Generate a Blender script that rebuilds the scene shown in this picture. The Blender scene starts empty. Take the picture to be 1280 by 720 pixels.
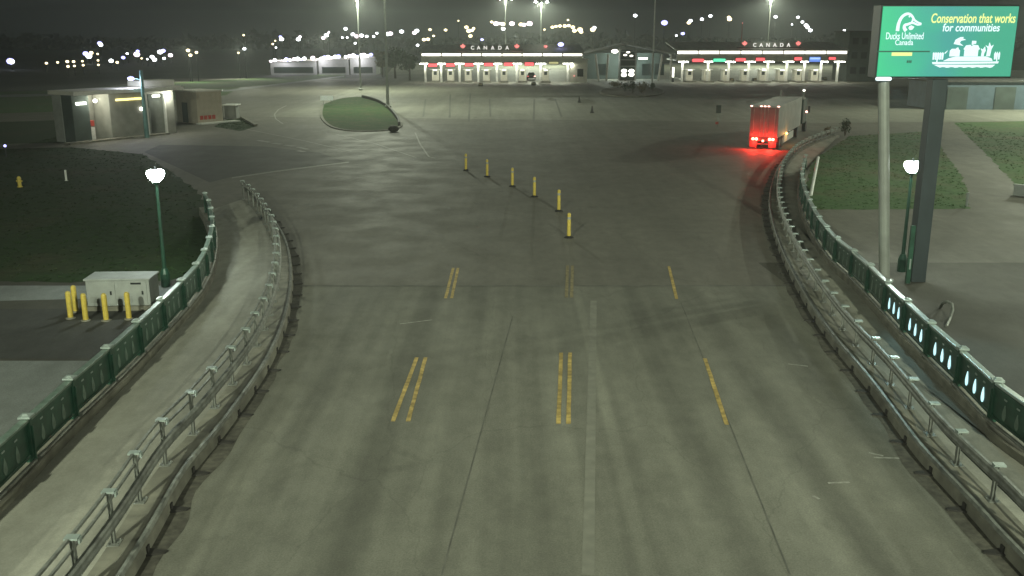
import bpy, bmesh, math, random
from mathutils import Vector, Matrix
random.seed(11)
scene = bpy.context.scene
COL = scene.collection
PI = math.pi
R = math.radians

# ------------------------------------------------------------------ camera
F, CX, CY, CAMH = 1200.0, 640.0, 360.0, 9.0
PITCH = math.atan(315.0 / F)
cp, sp = math.cos(PITCH), math.sin(PITCH)
cam = bpy.data.cameras.new('camera')
cam.sensor_width = 36.0
cam.lens = 36.0 * F / 1280.0
cam.clip_end = 6000.0
camo = bpy.data.objects.new('camera', cam)
COL.objects.link(camo)
camo.location = (0, 0, CAMH)
camo.rotation_euler = (PI / 2 - PITCH, 0, 0)
scene.camera = camo

def ray(px, py):
    a, b = (px - CX) / F, (CY - py) / F
    return Vector((a, cp + b * sp, -sp + b * cp))
def at(px, py, z=0.0):                       # a measured point of the photograph, on the level z
    d = ray(px, py)
    return Vector((0, 0, CAMH)) + d * ((z - CAMH) / d.z)
def plane(px, py, Y):                        # the same, on the upright plane at distance Y
    d = ray(px, py)
    return Vector((0, 0, CAMH)) + d * (Y / d.y)

# ------------------------------------------------------------------ materials
def nodes(name):
    m = bpy.data.materials.new(name); m.use_nodes = True
    nt = m.node_tree
    return m, nt, nt.nodes['Principled BSDF']
def mat(name, col, rough=0.6, metal=0.0, var=0.25, scale=3.0, bump=0.0, detail=4.0, stretch=None, var2=0.0, scale2=0.25):
    m, nt, b = nodes(name)
    N, L = nt.nodes, nt.links
    tc = N.new('ShaderNodeTexCoord')
    vec = tc.outputs['Object']
    if stretch:
        mp = N.new('ShaderNodeMapping'); mp.inputs['Scale'].default_value = stretch
        L.new(vec, mp.inputs['Vector']); vec = mp.outputs['Vector']
    nz = N.new('ShaderNodeTexNoise'); nz.inputs['Scale'].default_value = scale; nz.inputs['Detail'].default_value = detail
    L.new(vec, nz.inputs['Vector'])
    rp = N.new('ShaderNodeMapRange')
    rp.inputs['From Min'].default_value = 0.25; rp.inputs['From Max'].default_value = 0.75
    rp.inputs['To Min'].default_value = 1 - var; rp.inputs['To Max'].default_value = 1 + var
    L.new(nz.outputs['Fac'], rp.inputs['Value'])
    val = rp.outputs['Result']
    if var2:
        n2 = N.new('ShaderNodeTexNoise'); n2.inputs['Scale'].default_value = scale2; n2.inputs['Detail'].default_value = 6
        L.new(tc.outputs['Object'], n2.inputs['Vector'])
        r2 = N.new('ShaderNodeMapRange')
        r2.inputs['From Min'].default_value = 0.3; r2.inputs['From Max'].default_value = 0.7
        r2.inputs['To Min'].default_value = 1 - var2; r2.inputs['To Max'].default_value = 1 + var2
        L.new(n2.outputs['Fac'], r2.inputs['Value'])
        mu = N.new('ShaderNodeMath'); mu.operation = 'MULTIPLY'
        L.new(val, mu.inputs[0]); L.new(r2.outputs['Result'], mu.inputs[1]); val = mu.outputs[0]
    mx = N.new('ShaderNodeVectorMath'); mx.operation = 'SCALE'
    mx.inputs[0].default_value = col; L.new(val, mx.inputs['Scale'])
    L.new(mx.outputs[0], b.inputs['Base Color'])
    b.inputs['Roughness'].default_value = rough
    b.inputs['Metallic'].default_value = metal
    if bump:
        bp = N.new('ShaderNodeBump'); bp.inputs['Strength'].default_value = bump; bp.inputs['Distance'].default_value = 0.02
        L.new(nz.outputs['Fac'], bp.inputs['Height']); L.new(bp.outputs['Normal'], b.inputs['Normal'])
    return m
def glow(name, col, s, sample=False, base=0.6):
    m, nt, b = nodes(name)
    b.inputs['Base Color'].default_value = (base, base, base, 1)
    b.inputs['Emission Color'].default_value = (*col, 1)
    b.inputs['Emission Strength'].default_value = s
    if not sample:
        try: m.cycles.emission_sampling = 'NONE'
        except Exception: pass
    return m

def pavement(name, col, wear=(1.2, 0.8), rough=0.72, tracks=None, streak=0.16, patch=0.16, cracks=True, spec=0.22, grit=0.34, bump=0.2):
    """worn paving: broad patches, streaks along the traffic, tyre polish, seams, cracks and grit"""
    m, nt, b = nodes(name)
    N, L = nt.nodes, nt.links
    tc = N.new('ShaderNodeTexCoord'); O = tc.outputs['Object']
    def noise(scale, detail=4, st=None, rough_=0.55):
        v = O
        if st:
            mp = N.new('ShaderNodeMapping'); mp.inputs['Scale'].default_value = st
            L.new(O, mp.inputs['Vector']); v = mp.outputs['Vector']
        n = N.new('ShaderNodeTexNoise'); n.inputs['Scale'].default_value = scale
        n.inputs['Detail'].default_value = detail; n.inputs['Roughness'].default_value = rough_
        L.new(v, n.inputs['Vector']); return n.outputs['Fac']
    def rng(v, lo, hi, a, c, smooth=True):
        r = N.new('ShaderNodeMapRange'); r.interpolation_type = 'SMOOTHSTEP' if smooth else 'LINEAR'
        r.inputs['From Min'].default_value = lo; r.inputs['From Max'].default_value = hi
        r.inputs['To Min'].default_value = a; r.inputs['To Max'].default_value = c
        L.new(v, r.inputs['Value']); return r.outputs['Result']
    def mul(a, c):
        q = N.new('ShaderNodeMath'); q.operation = 'MULTIPLY'
        L.new(a, q.inputs[0])
        if isinstance(c, (int, float)): q.inputs[1].default_value = c
        else: L.new(c, q.inputs[1])
        return q.outputs[0]
    v = rng(noise(0.09, 5, (1, 0.7, 1)), 0.3, 0.7, 1 - patch, 1 + patch)
    v = mul(v, rng(noise(1.0, 5, (0.9, 0.035, 1)), 0.3, 0.7, 1 - streak, 1 + streak))
    v = mul(v, rng(noise(1.6, 9, (1, .6, 1), 0.75), 0.3, 0.7, 0.86, 1.14))
    v = mul(v, rng(noise(26, 4, None, .8), 0.25, 0.75, 1 - grit, 1 + grit, False))
    # scattered dark oil blots and pale scrapes
    blot = rng(noise(0.55, 3, (1, 0.5, 1)), 0.66, 0.76, 1.0, 0.72)
    v = mul(v, blot)
    scr = rng(noise(0.8, 6, (1.5, 0.4, 1)), 0.66, 0.74, 1.0, wear[0])
    v = mul(v, scr)
    if cracks:
        vo = N.new('ShaderNodeTexVoronoi'); vo.feature = 'DISTANCE_TO_EDGE'; vo.inputs['Scale'].default_value = 0.13
        mp = N.new('ShaderNodeMapping'); mp.inputs['Scale'].default_value = (1.6, 0.6, 1)
        nn = N.new('ShaderNodeTexNoise'); nn.inputs['Scale'].default_value = 0.8; nn.inputs['Detail'].default_value = 5
        ad = N.new('ShaderNodeVectorMath'); ad.operation = 'MULTIPLY_ADD'
        L.new(O, nn.inputs['Vector']); L.new(nn.outputs['Color'], ad.inputs[0]); ad.inputs[1].default_value = (0.8, 1.6, 0)
        L.new(O, ad.inputs[2]); L.new(ad.outputs[0], mp.inputs['Vector']); L.new(mp.outputs['Vector'], vo.inputs['Vector'])
        v = mul(v, rng(vo.outputs['Distance'], 0.0, 0.005, 0.86, 1.0))
    if tracks:                                       # polished wheel paths, x positions
        sx = N.new('ShaderNodeSeparateXYZ'); L.new(O, sx.inputs[0])
        for x0, w, k in tracks:
            s = N.new('ShaderNodeMath'); s.operation = 'SUBTRACT'; L.new(sx.outputs['X'], s.inputs[0]); s.inputs[1].default_value = x0
            ab = N.new('ShaderNodeMath'); ab.operation = 'ABSOLUTE'; L.new(s.outputs[0], ab.inputs[0])
            v = mul(v, rng(ab.outputs[0], w * 0.35, w, k, 1.0))
    sc = N.new('ShaderNodeVectorMath'); sc.operation = 'SCALE'; sc.inputs[0].default_value = col
    L.new(v, sc.inputs['Scale']); L.new(sc.outputs[0], b.inputs['Base Color'])
    L.new(rng(noise(0.4, 5), 0.3, 0.7, rough - 0.05, rough + 0.06), b.inputs['Roughness'])
    bp = N.new('ShaderNodeBump'); b.inputs['Specular IOR Level'].default_value = spec
    bp.inputs['Strength'].default_value = bump; bp.inputs['Distance'].default_value = 0.004
    L.new(noise(22, 4), bp.inputs['Height']); L.new(bp.outputs['Normal'], b.inputs['Normal'])
    return m

M = {}
M['deck'] = pavement('bridge paving', (0.150, 0.150, 0.122),
    tracks=[(-5.0, 0.5, 0.84), (-3.0, 0.5, 0.86), (-1.2, 0.5, 0.86), (0.45, 0.45, 0.86), (2.35, 0.22, 1.18), (4.2, 0.6, 0.82), (6.4, 0.5, 0.84)], streak=0.2)
M['plaza'] = pavement('plaza asphalt', (0.134, 0.129, 0.106), streak=0.08, patch=0.11, rough=0.7, spec=0.2, bump=0.03)
M['lit_paving'] = pavement('mast lit plaza paving', (0.185, 0.185, 0.150), streak=0.1, patch=0.15)  # paler than the plaza: stronger light near the masts put into its colour
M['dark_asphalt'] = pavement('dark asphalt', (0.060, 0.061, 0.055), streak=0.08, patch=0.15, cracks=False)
M['lot'] = pavement('lot asphalt', (0.074, 0.072, 0.058), streak=0.05, patch=0.3)
M['pale_lot'] = pavement('pale concrete', (0.20, 0.215, 0.20), streak=0.05, patch=0.2, cracks=False)
M['sidewalk'] = pavement('sidewalk concrete', (0.275, 0.272, 0.228), streak=0.14, patch=0.16, cracks=False, rough=0.8, grit=0.14)
def grassmat(name, green, dry, amount, sc0=0.22):
    m, nt, b = nodes(name); N, L = nt.nodes, nt.links
    tc = N.new('ShaderNodeTexCoord'); fac = None
    def nz(scale, det, lo, hi):
        n = N.new('ShaderNodeTexNoise'); n.inputs['Scale'].default_value = scale; n.inputs['Detail'].default_value = det; n.inputs['Roughness'].default_value = .7
        L.new(tc.outputs['Object'], n.inputs['Vector']); r = N.new('ShaderNodeMapRange')
        r.inputs['From Min'].default_value = lo; r.inputs['From Max'].default_value = hi; L.new(n.outputs['Fac'], r.inputs['Value']); return r.outputs['Result']
    mx = N.new('ShaderNodeMix'); mx.data_type = 'RGBA'; mx.inputs['A'].default_value = (*green, 1); mx.inputs['B'].default_value = (*dry, 1)
    L.new(nz(sc0, 6, 0.58 - amount * .2, 0.72), mx.inputs['Factor'])
    v = nz(2.2, 8, 0.2, 0.8); r = N.new('ShaderNodeMapRange'); r.inputs['To Min'].default_value = .45; r.inputs['To Max'].default_value = 1.55; L.new(v, r.inputs['Value'])
    sc = N.new('ShaderNodeVectorMath'); sc.operation = 'SCALE'; L.new(mx.outputs['Result'], sc.inputs[0]); L.new(r.outputs['Result'], sc.inputs['Scale'])
    L.new(sc.outputs[0], b.inputs['Base Color']); b.inputs['Roughness'].default_value = .95; b.inputs['Specular IOR Level'].default_value = .15
    return m
M['grass'] = grassmat('lawn grass', (0.024, 0.044, 0.016), (0.045, 0.048, 0.025), .4)
M['island_grass'] = grassmat('watered grass', (0.028, 0.075, 0.018), (0.085, 0.085, 0.04), .75, .55)
M['side_grass'] = grassmat('side grass', (0.060, 0.115, 0.040), (0.11, 0.105, 0.055), .6)
M['kerb'] = mat('kerb concrete', (0.17, 0.165, 0.13), 0.85, 0, 0.4, 2.2, 0.4, 8, None, 0.3, 0.5)
M['_unused'] = mat('side grass', (0.048, 0.085, 0.030), 0.95, 0, 0.5, 2.5, 0.6, 8, None, 0.4, 0.15)
M['tyre'] = mat('tyre rubber film', (0.10, 0.10, 0.085), 0.8, 0, 0.4, 1.5)
M['gutter'] = mat('dark gutter strip', (0.072, 0.068, 0.053), 0.9, 0, 0.5, 6, 0.2, 8, None, .4, .8)
M['seam'] = mat('tar seam', (0.095, 0.095, 0.08), 0.8, 0, 0.4, 2)
M['pale_seam'] = mat('pale mortar seam', (0.175, 0.175, 0.143), 0.8, 0, 0.2, 3, 0, 8)


M['land'] = mat('rough land', (0.030, 0.036, 0.022), 0.95, 0, 0.5, 0.05, 0, 8, None, 0.4, 0.01)
M['galv'] = mat('galvanised steel', (0.215, 0.225, 0.20), 0.55, 0.45, 0.4, 5, 0.1, 6, None, 0.25, 0.9)
M['green'] = mat('green paint', (0.022, 0.070, 0.045), 0.38, 0.1, 0.35, 3, 0.15, 6, None, 0.25, 0.8)
M['green_light'] = mat('weathered green paint', (0.15, 0.21, 0.17), 0.4, 0.25, 0.4, 4, 0.1, 6)
M['dark'] = mat('dark steel', (0.020, 0.023, 0.024), 0.5, 0.4, 0.3, 4)
M['near_black'] = mat('rough near black', (0.03, 0.028, 0.024), 0.8, 0.1, 0.4, 7)
M['rust'] = mat('rusty steel', (0.12, 0.07, 0.04), 0.85, 0.2, 0.4, 9)
M['yellow'] = mat('yellow paint', (0.55, 0.42, 0.075), 0.5, 0, 0.2, 8, 0, 5)
M['lane_yellow'] = mat('worn yellow paint', (0.36, 0.26, 0.075), 0.7, 0, 0.55, 5, 0, 9, None, 0.3, 1.3)
M['faded_yellow'] = mat('faded yellow paint', (0.20, 0.165, 0.080), 0.75, 0, 0.5, 6, 0, 9)
M['lane_white'] = mat('worn white paint', (0.27, 0.27, 0.235), 0.7, 0, 0.5, 6, 0, 9)
M['rubber'] = mat('black rubber', (0.015, 0.015, 0.015), 0.8, 0, 0.2, 6)
M['white'] = mat('white paint', (0.66, 0.67, 0.62), 0.45, 0, 0.1, 3, 0, 5, None, 0.1, 0.7)
M['sign_white'] = mat('reflective sign face', (0.82, 0.86, 0.88), 0.35, 0, 0.05, 3)
M['box_white'] = mat('weathered white steel', (0.29, 0.31, 0.29), 0.5, 0.0, 0.12, 4, 0, 6, None, 0.15, 0.8)
M['beige'] = mat('beige block wall', (0.40, 0.36, 0.28), 0.85, 0, 0.12, 2, 0.1, 6)
M['grey_wall'] = mat('grey stucco', (0.24, 0.25, 0.23), 0.85, 0, 0.15, 1.5, 0.1, 6)
M['toll_wall'] = mat('grey render', (0.21, 0.215, 0.185), 0.85, 0, 0.2, 1.2, 0.1, 6, None, .2, .5)
M['column_paint'] = mat('dark column paint', (0.030, 0.042, 0.046), 0.55, 0.1, 0.3, 1.5, 0, 6, (1, 1, .2), .25, .5)
M['dark_wall'] = mat('dark wall', (0.055, 0.075, 0.065), 0.8, 0, 0.3, 0.7)
M['roof'] = mat('metal roof', (0.52, 0.50, 0.44), 0.6, 0.0, 0.18, 1.5, 0, 5, (1, 0.1, 1))
M['dark_roof'] = mat('dark shingles', (0.06, 0.06, 0.055), 0.8, 0, 0.3, 2)
M['trailer'] = mat('road grimed white', (0.30, 0.30, 0.275), 0.55, 0, 0.2, 1.2, 0, 6, None, .15, .4)
M['door_grey'] = mat('dull grey doors', (0.09, 0.07, 0.062), 0.6, 0.1, 0.2, 2)
M['fascia'] = mat('pale fascia panels', (0.58, 0.57, 0.48), 0.6, 0, 0.12, 1.2)
M['halo_blue'] = mat('blue halo tone', (0.085, 0.125, 0.150), 0.6, 0, 0.2, 1.0)
M['glass'] = mat('dark glass', (0.015, 0.022, 0.02), 0.12, 0, 0.2, 1)
M['pole'] = mat('painted pole', (0.235, 0.25, 0.225), 0.5, 0.1, 0.15, 2)
M['teal_pole'] = mat('teal pole', (0.08, 0.17, 0.16), 0.5, 0.2, 0.2, 2)
M['red_box'] = mat('red paint', (0.40, 0.05, 0.035), 0.5, 0, 0.2, 3)
M['bark'] = mat('bark', (0.06, 0.045, 0.03), 0.9, 0, 0.4, 4)
M['leaf'] = mat('leaves', (0.035, 0.055, 0.02), 0.8, 0, 0.6, 2.5, 0, 5)
M['dry_leaf'] = mat('dry leaves', (0.13, 0.10, 0.045), 0.85, 0, 0.5, 2.5, 0, 5)
M['soil'] = mat('soil', (0.07, 0.052, 0.03), 0.95, 0, 0.4, 2)
M['tree_far'] = mat('far leaves', (0.02, 0.026, 0.016), 0.9, 0, 0.6, 0.4)
M['pale_and_sheen'] = mat('pale paint and lit rail', (0.34, 0.40, 0.37), 0.35, 0.3, 0.2, 3)  # own tone of caps; on the right parapet rail it carries the screen's light
# lamps
LAMP = (0.92, 1.0, 0.76)
M['globe'] = glow('lit lamp globe', (0.88, 1.0, 0.93), 200.0, True)
M['flood'] = glow('lit floodlight', (0.88, 1.0, 0.95), 60.0)
M['tube'] = glow('lit fluorescent tubes', (1.0, 0.97, 0.82), 3.6, True)
M['tube_dim'] = glow('dimmer fluorescent tubes', (1.0, 0.96, 0.80), 2.4, True)
M['soffit_lamp'] = glow('lit soffit lamp', (1.0, 1.0, 0.86), 6.0, True)
M['white_far'] = glow('cold white far lamp', (0.93, 0.97, 1.0), 8.0)
M['warm_far'] = glow('warm far lamp', (1.0, 0.82, 0.46), 4.5)
M['blue_far'] = glow('violet far lamp', (0.40, 0.40, 1.0), 4.0)
M['pink_far'] = glow('pinkish far lamp', (1.0, 0.78, 0.88), 5.0)
M['red_sig'] = glow('red signal', (1.0, 0.09, 0.11), 1.5)
M['red_letter'] = glow('red lit leaf', (1.0, 0.22, 0.20), 1.3)
M['letter'] = glow('white lit letters', (1.0, 0.97, 0.88), 1.0)
M['green_sig'] = glow('green signal', (0.10, 0.95, 0.50), 1.2)
M['blue_sig'] = glow('blue signal', (0.12, 0.30, 1.0), 0.9)
M['pale_blue_sig'] = glow('pale blue lettering', (0.45, 0.70, 1.0), 1.1)
M['amber_dim'] = glow('dim amber signal', (0.8, 0.75, 0.30), 0.6)
M['canopy_lamp'] = glow('canopy lamp', (1.0, 1.0, 0.84), 35.0, True)
M['yellow_tube'] = glow('yellow lit strip', (1.0, 0.85, 0.25), 2.2, True)
M['tail'] = glow('red tail lamp', (1.0, 0.08, 0.04), 32.0, True)
M['marker'] = glow('red marker lamp', (1.0, 0.45, 0.38), 6.0)
M['amber'] = glow('amber marker lamp', (1.0, 0.45, 0.10), 9.0)
M['s_green'] = None
M['s_white'] = glow('screen white', (0.78, 0.98, 1.0), 1.15, base=0.02)
M['s_yellow'] = glow('screen yellow', (0.90, 1.0, 0.32), 1.1, base=0.02)
M['s_dark'] = glow('screen dark green', (0.0, 0.20, 0.10), 0.5, base=0.02)
M['s_bar'] = glow('lit white bar', (0.72, 0.92, 1.0), 1.3)
M['back_lit'] = glow('light through holes', (0.50, 0.92, 1.0), 1.3)  # glow stands in for light coming through the pierced panels

# ------------------------------------------------------------------ mesh helpers
class MB:
    def __init__(s): s.v, s.f, s.m, s.k = [], [], [], 0
    def mi(s, k): s.k = k; return s
    def add(s, vs, fs):
        o = len(s.v); s.v += [tuple(v) for v in vs]
        for f in fs: s.f.append(tuple(o + i for i in f)); s.m.append(s.k)
        return s
    def box(s, c, d, rz=0.0, taper=1.0):
        x, y, z = d[0] / 2, d[1] / 2, d[2] / 2
        rot = Matrix.Rotation(rz, 3, 'Z'); c = Vector(c); vs = []
        for zz, t in ((-z, 1.0), (z, taper)):
            for a, b in ((-x, -y), (x, -y), (x, y), (-x, y)): vs.append(c + rot @ Vector((a * t, b * t, zz)))
        return s.add(vs, [(3, 2, 1, 0), (4, 5, 6, 7), (0, 1, 5, 4), (1, 2, 6, 5), (2, 3, 7, 6), (3, 0, 4, 7)])
    def tube(s, a, b, r, r2=None, n=10, cap=True):
        a, b = Vector(a), Vector(b); r2 = r if r2 is None else r2
        d = (b - a).normalized(); u = d.orthogonal().normalized(); w = d.cross(u)
        vs = []
        for p, q in ((a, r), (b, r2)):
            for i in range(n):
                t = 2 * PI * i / n; vs.append(p + (u * math.cos(t) + w * math.sin(t)) * q)
        fs = [(i, (i + 1) % n, n + (i + 1) % n, n + i) for i in range(n)]
        if cap: fs += [tuple(range(n))[::-1], tuple(range(n, 2 * n))]
        return s.add(vs, fs)
    def path(s, pts, r, n=8):
        for a, b in zip(pts, pts[1:]): s.tube(a, b, r, n=n)
        return s
    def lathe(s, c, prof, n=16):
        c = Vector(c); vs = []
        for r, z in prof:
            for i in range(n):
                t = 2 * PI * i / n; vs.append(c + Vector((r * math.cos(t), r * math.sin(t), z)))
        k = len(prof); fs = []
        for j in range(k - 1):
            for i in range(n): fs.append((j * n + i, j * n + (i + 1) % n, (j + 1) * n + (i + 1) % n, (j + 1) * n + i))
        fs += [tuple(range(n))[::-1], tuple(range((k - 1) * n, k * n))]
        return s.add(vs, fs)
    def ball(s, c, r, n=10, sq=(1, 1, 1)):
        c = Vector(c); vs = []; h = max(4, n // 2)
        for j in range(1, h):
            p = PI * j / h
            for i in range(n):
                t = 2 * PI * i / n
                vs.append(c + Vector((r * sq[0] * math.sin(p) * math.cos(t), r * sq[1] * math.sin(p) * math.sin(t), -r * sq[2] * math.cos(p))))
        vs += [c - Vector((0, 0, r * sq[2])), c + Vector((0, 0, r * sq[2]))]
        fs = []
        for j in range(h - 2):
            for i in range(n): fs.append((j * n + i, j * n + (i + 1) % n, (j + 1) * n + (i + 1) % n, (j + 1) * n + i))
        b, t = len(vs) - 2, len(vs) - 1
        for i in range(n): fs.append((b, (i + 1) % n, i)); fs.append((t, (h - 2) * n + i, (h - 2) * n + (i + 1) % n))
        return s.add(vs, fs)
    def poly(s, pts): return s.add(pts, [tuple(range(len(pts)))])
    def prism(s, pts, vec):                     # flat outline with thickness
        n = len(pts); vec = Vector(vec); a = [Vector(p) for p in pts]; b = [p + vec for p in a]
        return s.add(a + b, [tuple(range(n))[::-1], tuple(range(n, 2 * n))] + [(i, (i + 1) % n, n + (i + 1) % n, n + i) for i in range(n)])
    def sweep(s, pts, prof, up=0.0, caps=True):  # profile (sideways to the right of travel, height) along a ground line
        n = len(prof); vs = []
        for i, p in enumerate(pts):
            t = (pts[min(i + 1, len(pts) - 1)] - pts[max(i - 1, 0)]); t.z = 0; t.normalize()
            nr = Vector((t.y, -t.x, 0))
            for a, z in prof: vs.append(Vector((p.x, p.y, up)) + nr * a + Vector((0, 0, z)))
        fs = []
        for i in range(len(pts) - 1):
            for j in range(n): fs.append((i * n + j, i * n + (j + 1) % n, (i + 1) * n + (j + 1) % n, (i + 1) * n + j))
        if caps: fs += [tuple(range(n)), tuple(range((len(pts) - 1) * n, len(pts) * n))[::-1]]
        return s.add(vs, fs)
    def build(s, name, m, parent=None, smooth=False, bevel=0.0, origin=None):
        me = bpy.data.meshes.new(name)
        vs = s.v
        if origin is not None: vs = [(v[0] - origin[0], v[1] - origin[1], v[2] - origin[2]) for v in vs]
        me.from_pydata(vs, [], s.f)
        ms = m if isinstance(m, (list, tuple)) else [m]
        for q in ms: me.materials.append(q)
        if len(ms) > 1: me.polygons.foreach_set('material_index', s.m)
        bm = bmesh.new(); bm.from_mesh(me); bmesh.ops.recalc_face_normals(bm, faces=bm.faces); bm.to_mesh(me); bm.free()
        if smooth:
            me.polygons.foreach_set('use_smooth', [True] * len(me.polygons))
        o = bpy.data.objects.new(name, me); COL.objects.link(o)
        if smooth:
            md = o.modifiers.new('ws', 'WEIGHTED_NORMAL') if False else None
        if bevel:
            b = o.modifiers.new('bevel', 'BEVEL'); b.width = bevel; b.segments = 2; b.limit_method = 'ANGLE'
        if origin is not None: o.location = origin
        if parent: o.parent = parent
        return o

def tag(o, label=None, cat=None, group=None, kind=None):
    if label: o['label'] = label
    if cat: o['category'] = cat
    if group: o['group'] = group
    if kind: o['kind'] = kind
    return o
def thing(name, label, cat, loc=(0, 0, 0), rz=0.0, group=None):
    o = bpy.data.objects.new(name, None); o.empty_display_size = 0.3
    COL.objects.link(o); o.location = loc; o.rotation_euler = (0, 0, rz)
    return tag(o, label, cat, group)
def kids(o): return [c for c in bpy.data.objects if c.parent == o]
def dup_obj(o, parent=None):
    c = o.copy(); COL.objects.link(c)
    if parent: c.parent = parent
    return c
def dup(o, loc, rz=0.0, label=None, parent=None, group=None):
    c = dup_obj(o, parent); c.location = loc; c.rotation_euler = (0, 0, rz)
    if label: c['label'] = label
    if group: c['group'] = group
    for k in kids(o):
        d = dup_obj(k, c)
        for g in kids(k): dup_obj(g, d)
    return c

def smooth_line(pts, step):
    """Catmull-Rom through pts, then points at even spacing"""
    P = [Vector((p[0], p[1], 0)) for p in pts]
    P = [P[0] * 2 - P[1]] + P + [P[-1] * 2 - P[-2]]
    dense = []
    for i in range(1, len(P) - 2):
        a, b, c, d = P[i - 1:i + 3]
        for k in range(16):
            t = k / 16
            dense.append(0.5 * (2 * b + (c - a) * t + (2 * a - 5 * b + 4 * c - d) * t * t + (3 * b - a - 3 * c + d) * t ** 3))
    dense.append(P[-2])
    for _ in range(24):
        dense = [dense[0]] + [(dense[i - 1] + dense[i] * 2 + dense[i + 1]) / 4 for i in range(1, len(dense) - 1)] + [dense[-1]]
    return resample(dense, step)
def resample(dense, step):
    out = [dense[0].copy()]; acc = 0.0
    for a, b in zip(dense, dense[1:]):
        seg = (b - a).length; pos = 0.0
        while acc + (seg - pos) >= step:
            pos += step - acc; acc = 0.0
            out.append(a.lerp(b, pos / seg))
        acc += seg - pos
    return out
def offset(pts, d):
    out = []
    for i, p in enumerate(pts):
        t = pts[min(i + 1, len(pts) - 1)] - pts[max(i - 1, 0)]; t.normalize()
        out.append(p + Vector((t.y, -t.x, 0)) * d)
    return out
def sheet(name, pts, m, z, kind='structure', **kw):
    o = MB().poly([(p[0], p[1], z) for p in pts]).build(name, m)
    if o.data.polygons[0].normal.z < 0: o.data.flip_normals()
    return tag(o, kind=kind, **kw)
GR = []
def psheet(name, px, m, z):
    P = [at(x, y, z) for x, y in px]
    if m in (M['grass'], M['side_grass']):           # ragged, grown-over edges
        Q = []
        for a, b in zip(P, P[1:] + P[:1]):
            n = max(1, min(60, int((b - a).length / 0.5)))
            for i in range(n):
                q = a.lerp(b, i / n); Q.append(q + Vector((random.uniform(-.14, .14), random.uniform(-.14, .14), 0)) if n > 2 else q)
        P = Q; GR.append((P, m))
    return sheet(name, P, m, z)

# ------------------------------------------------------------------ ground, roads, grass
sheet('ground', [(-3000, -400), (3000, -400), (3000, 4000), (-3000, 4000)], M['land'], -0.03)
JY = at(640, 357.2).y
sheet('plaza', [(-75, 38.4), (-10.4, 38.4), (-10.4, JY), (10.3, JY), (10.1, 38.4), (170, 38.4), (170, 215), (-75, 215)], M['plaza'], 0.0)
sheet('car_park', [(11.8, -20), (120, -20), (120, 38.4), (10.1, 38.4), (10.3, JY)], M['lot'], 0.0)
sheet('yard', [(-120, -20), (-10.4, -20), (-10.4, 38.4), (-75, 38.4), (-120, 38.4)], M['lot'], 0.0)
sheet('bridge_deck', [(-10.4, -20), (11.8, -20), (10.3, JY), (-10.4, JY)], M['deck'], 0.0)
sheet('lit_apron', [(-28, 112), (34, 104), (90, 110), (170, 120), (170, 214), (95, 340), (-40, 340), (-28, 214)], M['lit_paving'], 0.004)  # pale sheet carries the brighter mast light before the booths
psheet('bridge_joint', [(360, 356.6), (985, 356.6), (985, 357.8), (360, 357.8)], M['seam'], 0.005)
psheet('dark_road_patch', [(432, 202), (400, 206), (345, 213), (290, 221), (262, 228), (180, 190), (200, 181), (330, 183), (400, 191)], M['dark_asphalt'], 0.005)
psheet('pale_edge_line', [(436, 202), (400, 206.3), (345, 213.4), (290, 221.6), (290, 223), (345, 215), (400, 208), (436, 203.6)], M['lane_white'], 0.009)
psheet('lawn', [(-330, 200), (-60, 188), (90, 184), (180, 193), (244, 236), (262, 262), (262, 300), (246, 336), (212, 352), (-330, 352)], M['grass'], 0.006)
psheet('side_path', [(-330, 357), (60, 357), (226, 357), (210, 371), (-330, 384)], M['pale_lot'], 0.006)
psheet('service_road', [(-330, 386), (212, 386), (140, 448), (-330, 448)], M['dark_asphalt'], 0.006)
psheet('concrete_pad', [(-330, 451), (128, 451), (-20, 610), (-330, 660)], M['pale_lot'], 0.006)
psheet('side_lawn', [(1012, 262), (1006, 236), (1016, 200), (1062, 170), (1162, 164), (1204, 222), (1212, 261)], M['side_grass'], 0.006)
psheet('far_lawn', [(1192, 153), (1500, 148), (1600, 330), (1300, 262), (1232, 192)], M['side_grass'], 0.006)
psheet('verge', [(-300, 122), (60, 113), (200, 104), (430, 92), (432, 97), (300, 109), (282, 119), (225, 124), (60, 140), (-300, 150)], M['side_grass'], 0.006)
psheet('verge_path', [(-300, 126), (60, 117), (180, 110), (285, 112), (430, 94.5), (430, 96.0), (285, 114.5), (180, 113), (60, 120), (-300, 130)], M['pale_lot'], 0.012)
psheet('lower_verge', [(-300, 160), (20, 152), (78, 150), (92, 178), (-300, 186)], M['grass'], 0.006)
psheet('wedge_lawn', [(268, 158), (284, 149), (302, 148), (320, 158), (300, 164)], M['grass'], 0.008)
# grass island with kerb ring
isl = [(404, 131), (424, 124), (455, 121.5), (480, 130), (497, 147), (501, 158), (482, 163.5), (440, 164), (413, 158), (402, 145)]
ip = smooth_line([at(x, y) for x, y in isl + isl[:1]], 0.8)
sheet('grass_island', ip, M['island_grass'], 0.06)
tag(MB().sweep(ip, [(-0.2, 0), (0.1, 0), (0.1, 0.09), (-0.2, 0.09)]).build('kerb', M['kerb']), kind='structure')

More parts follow.
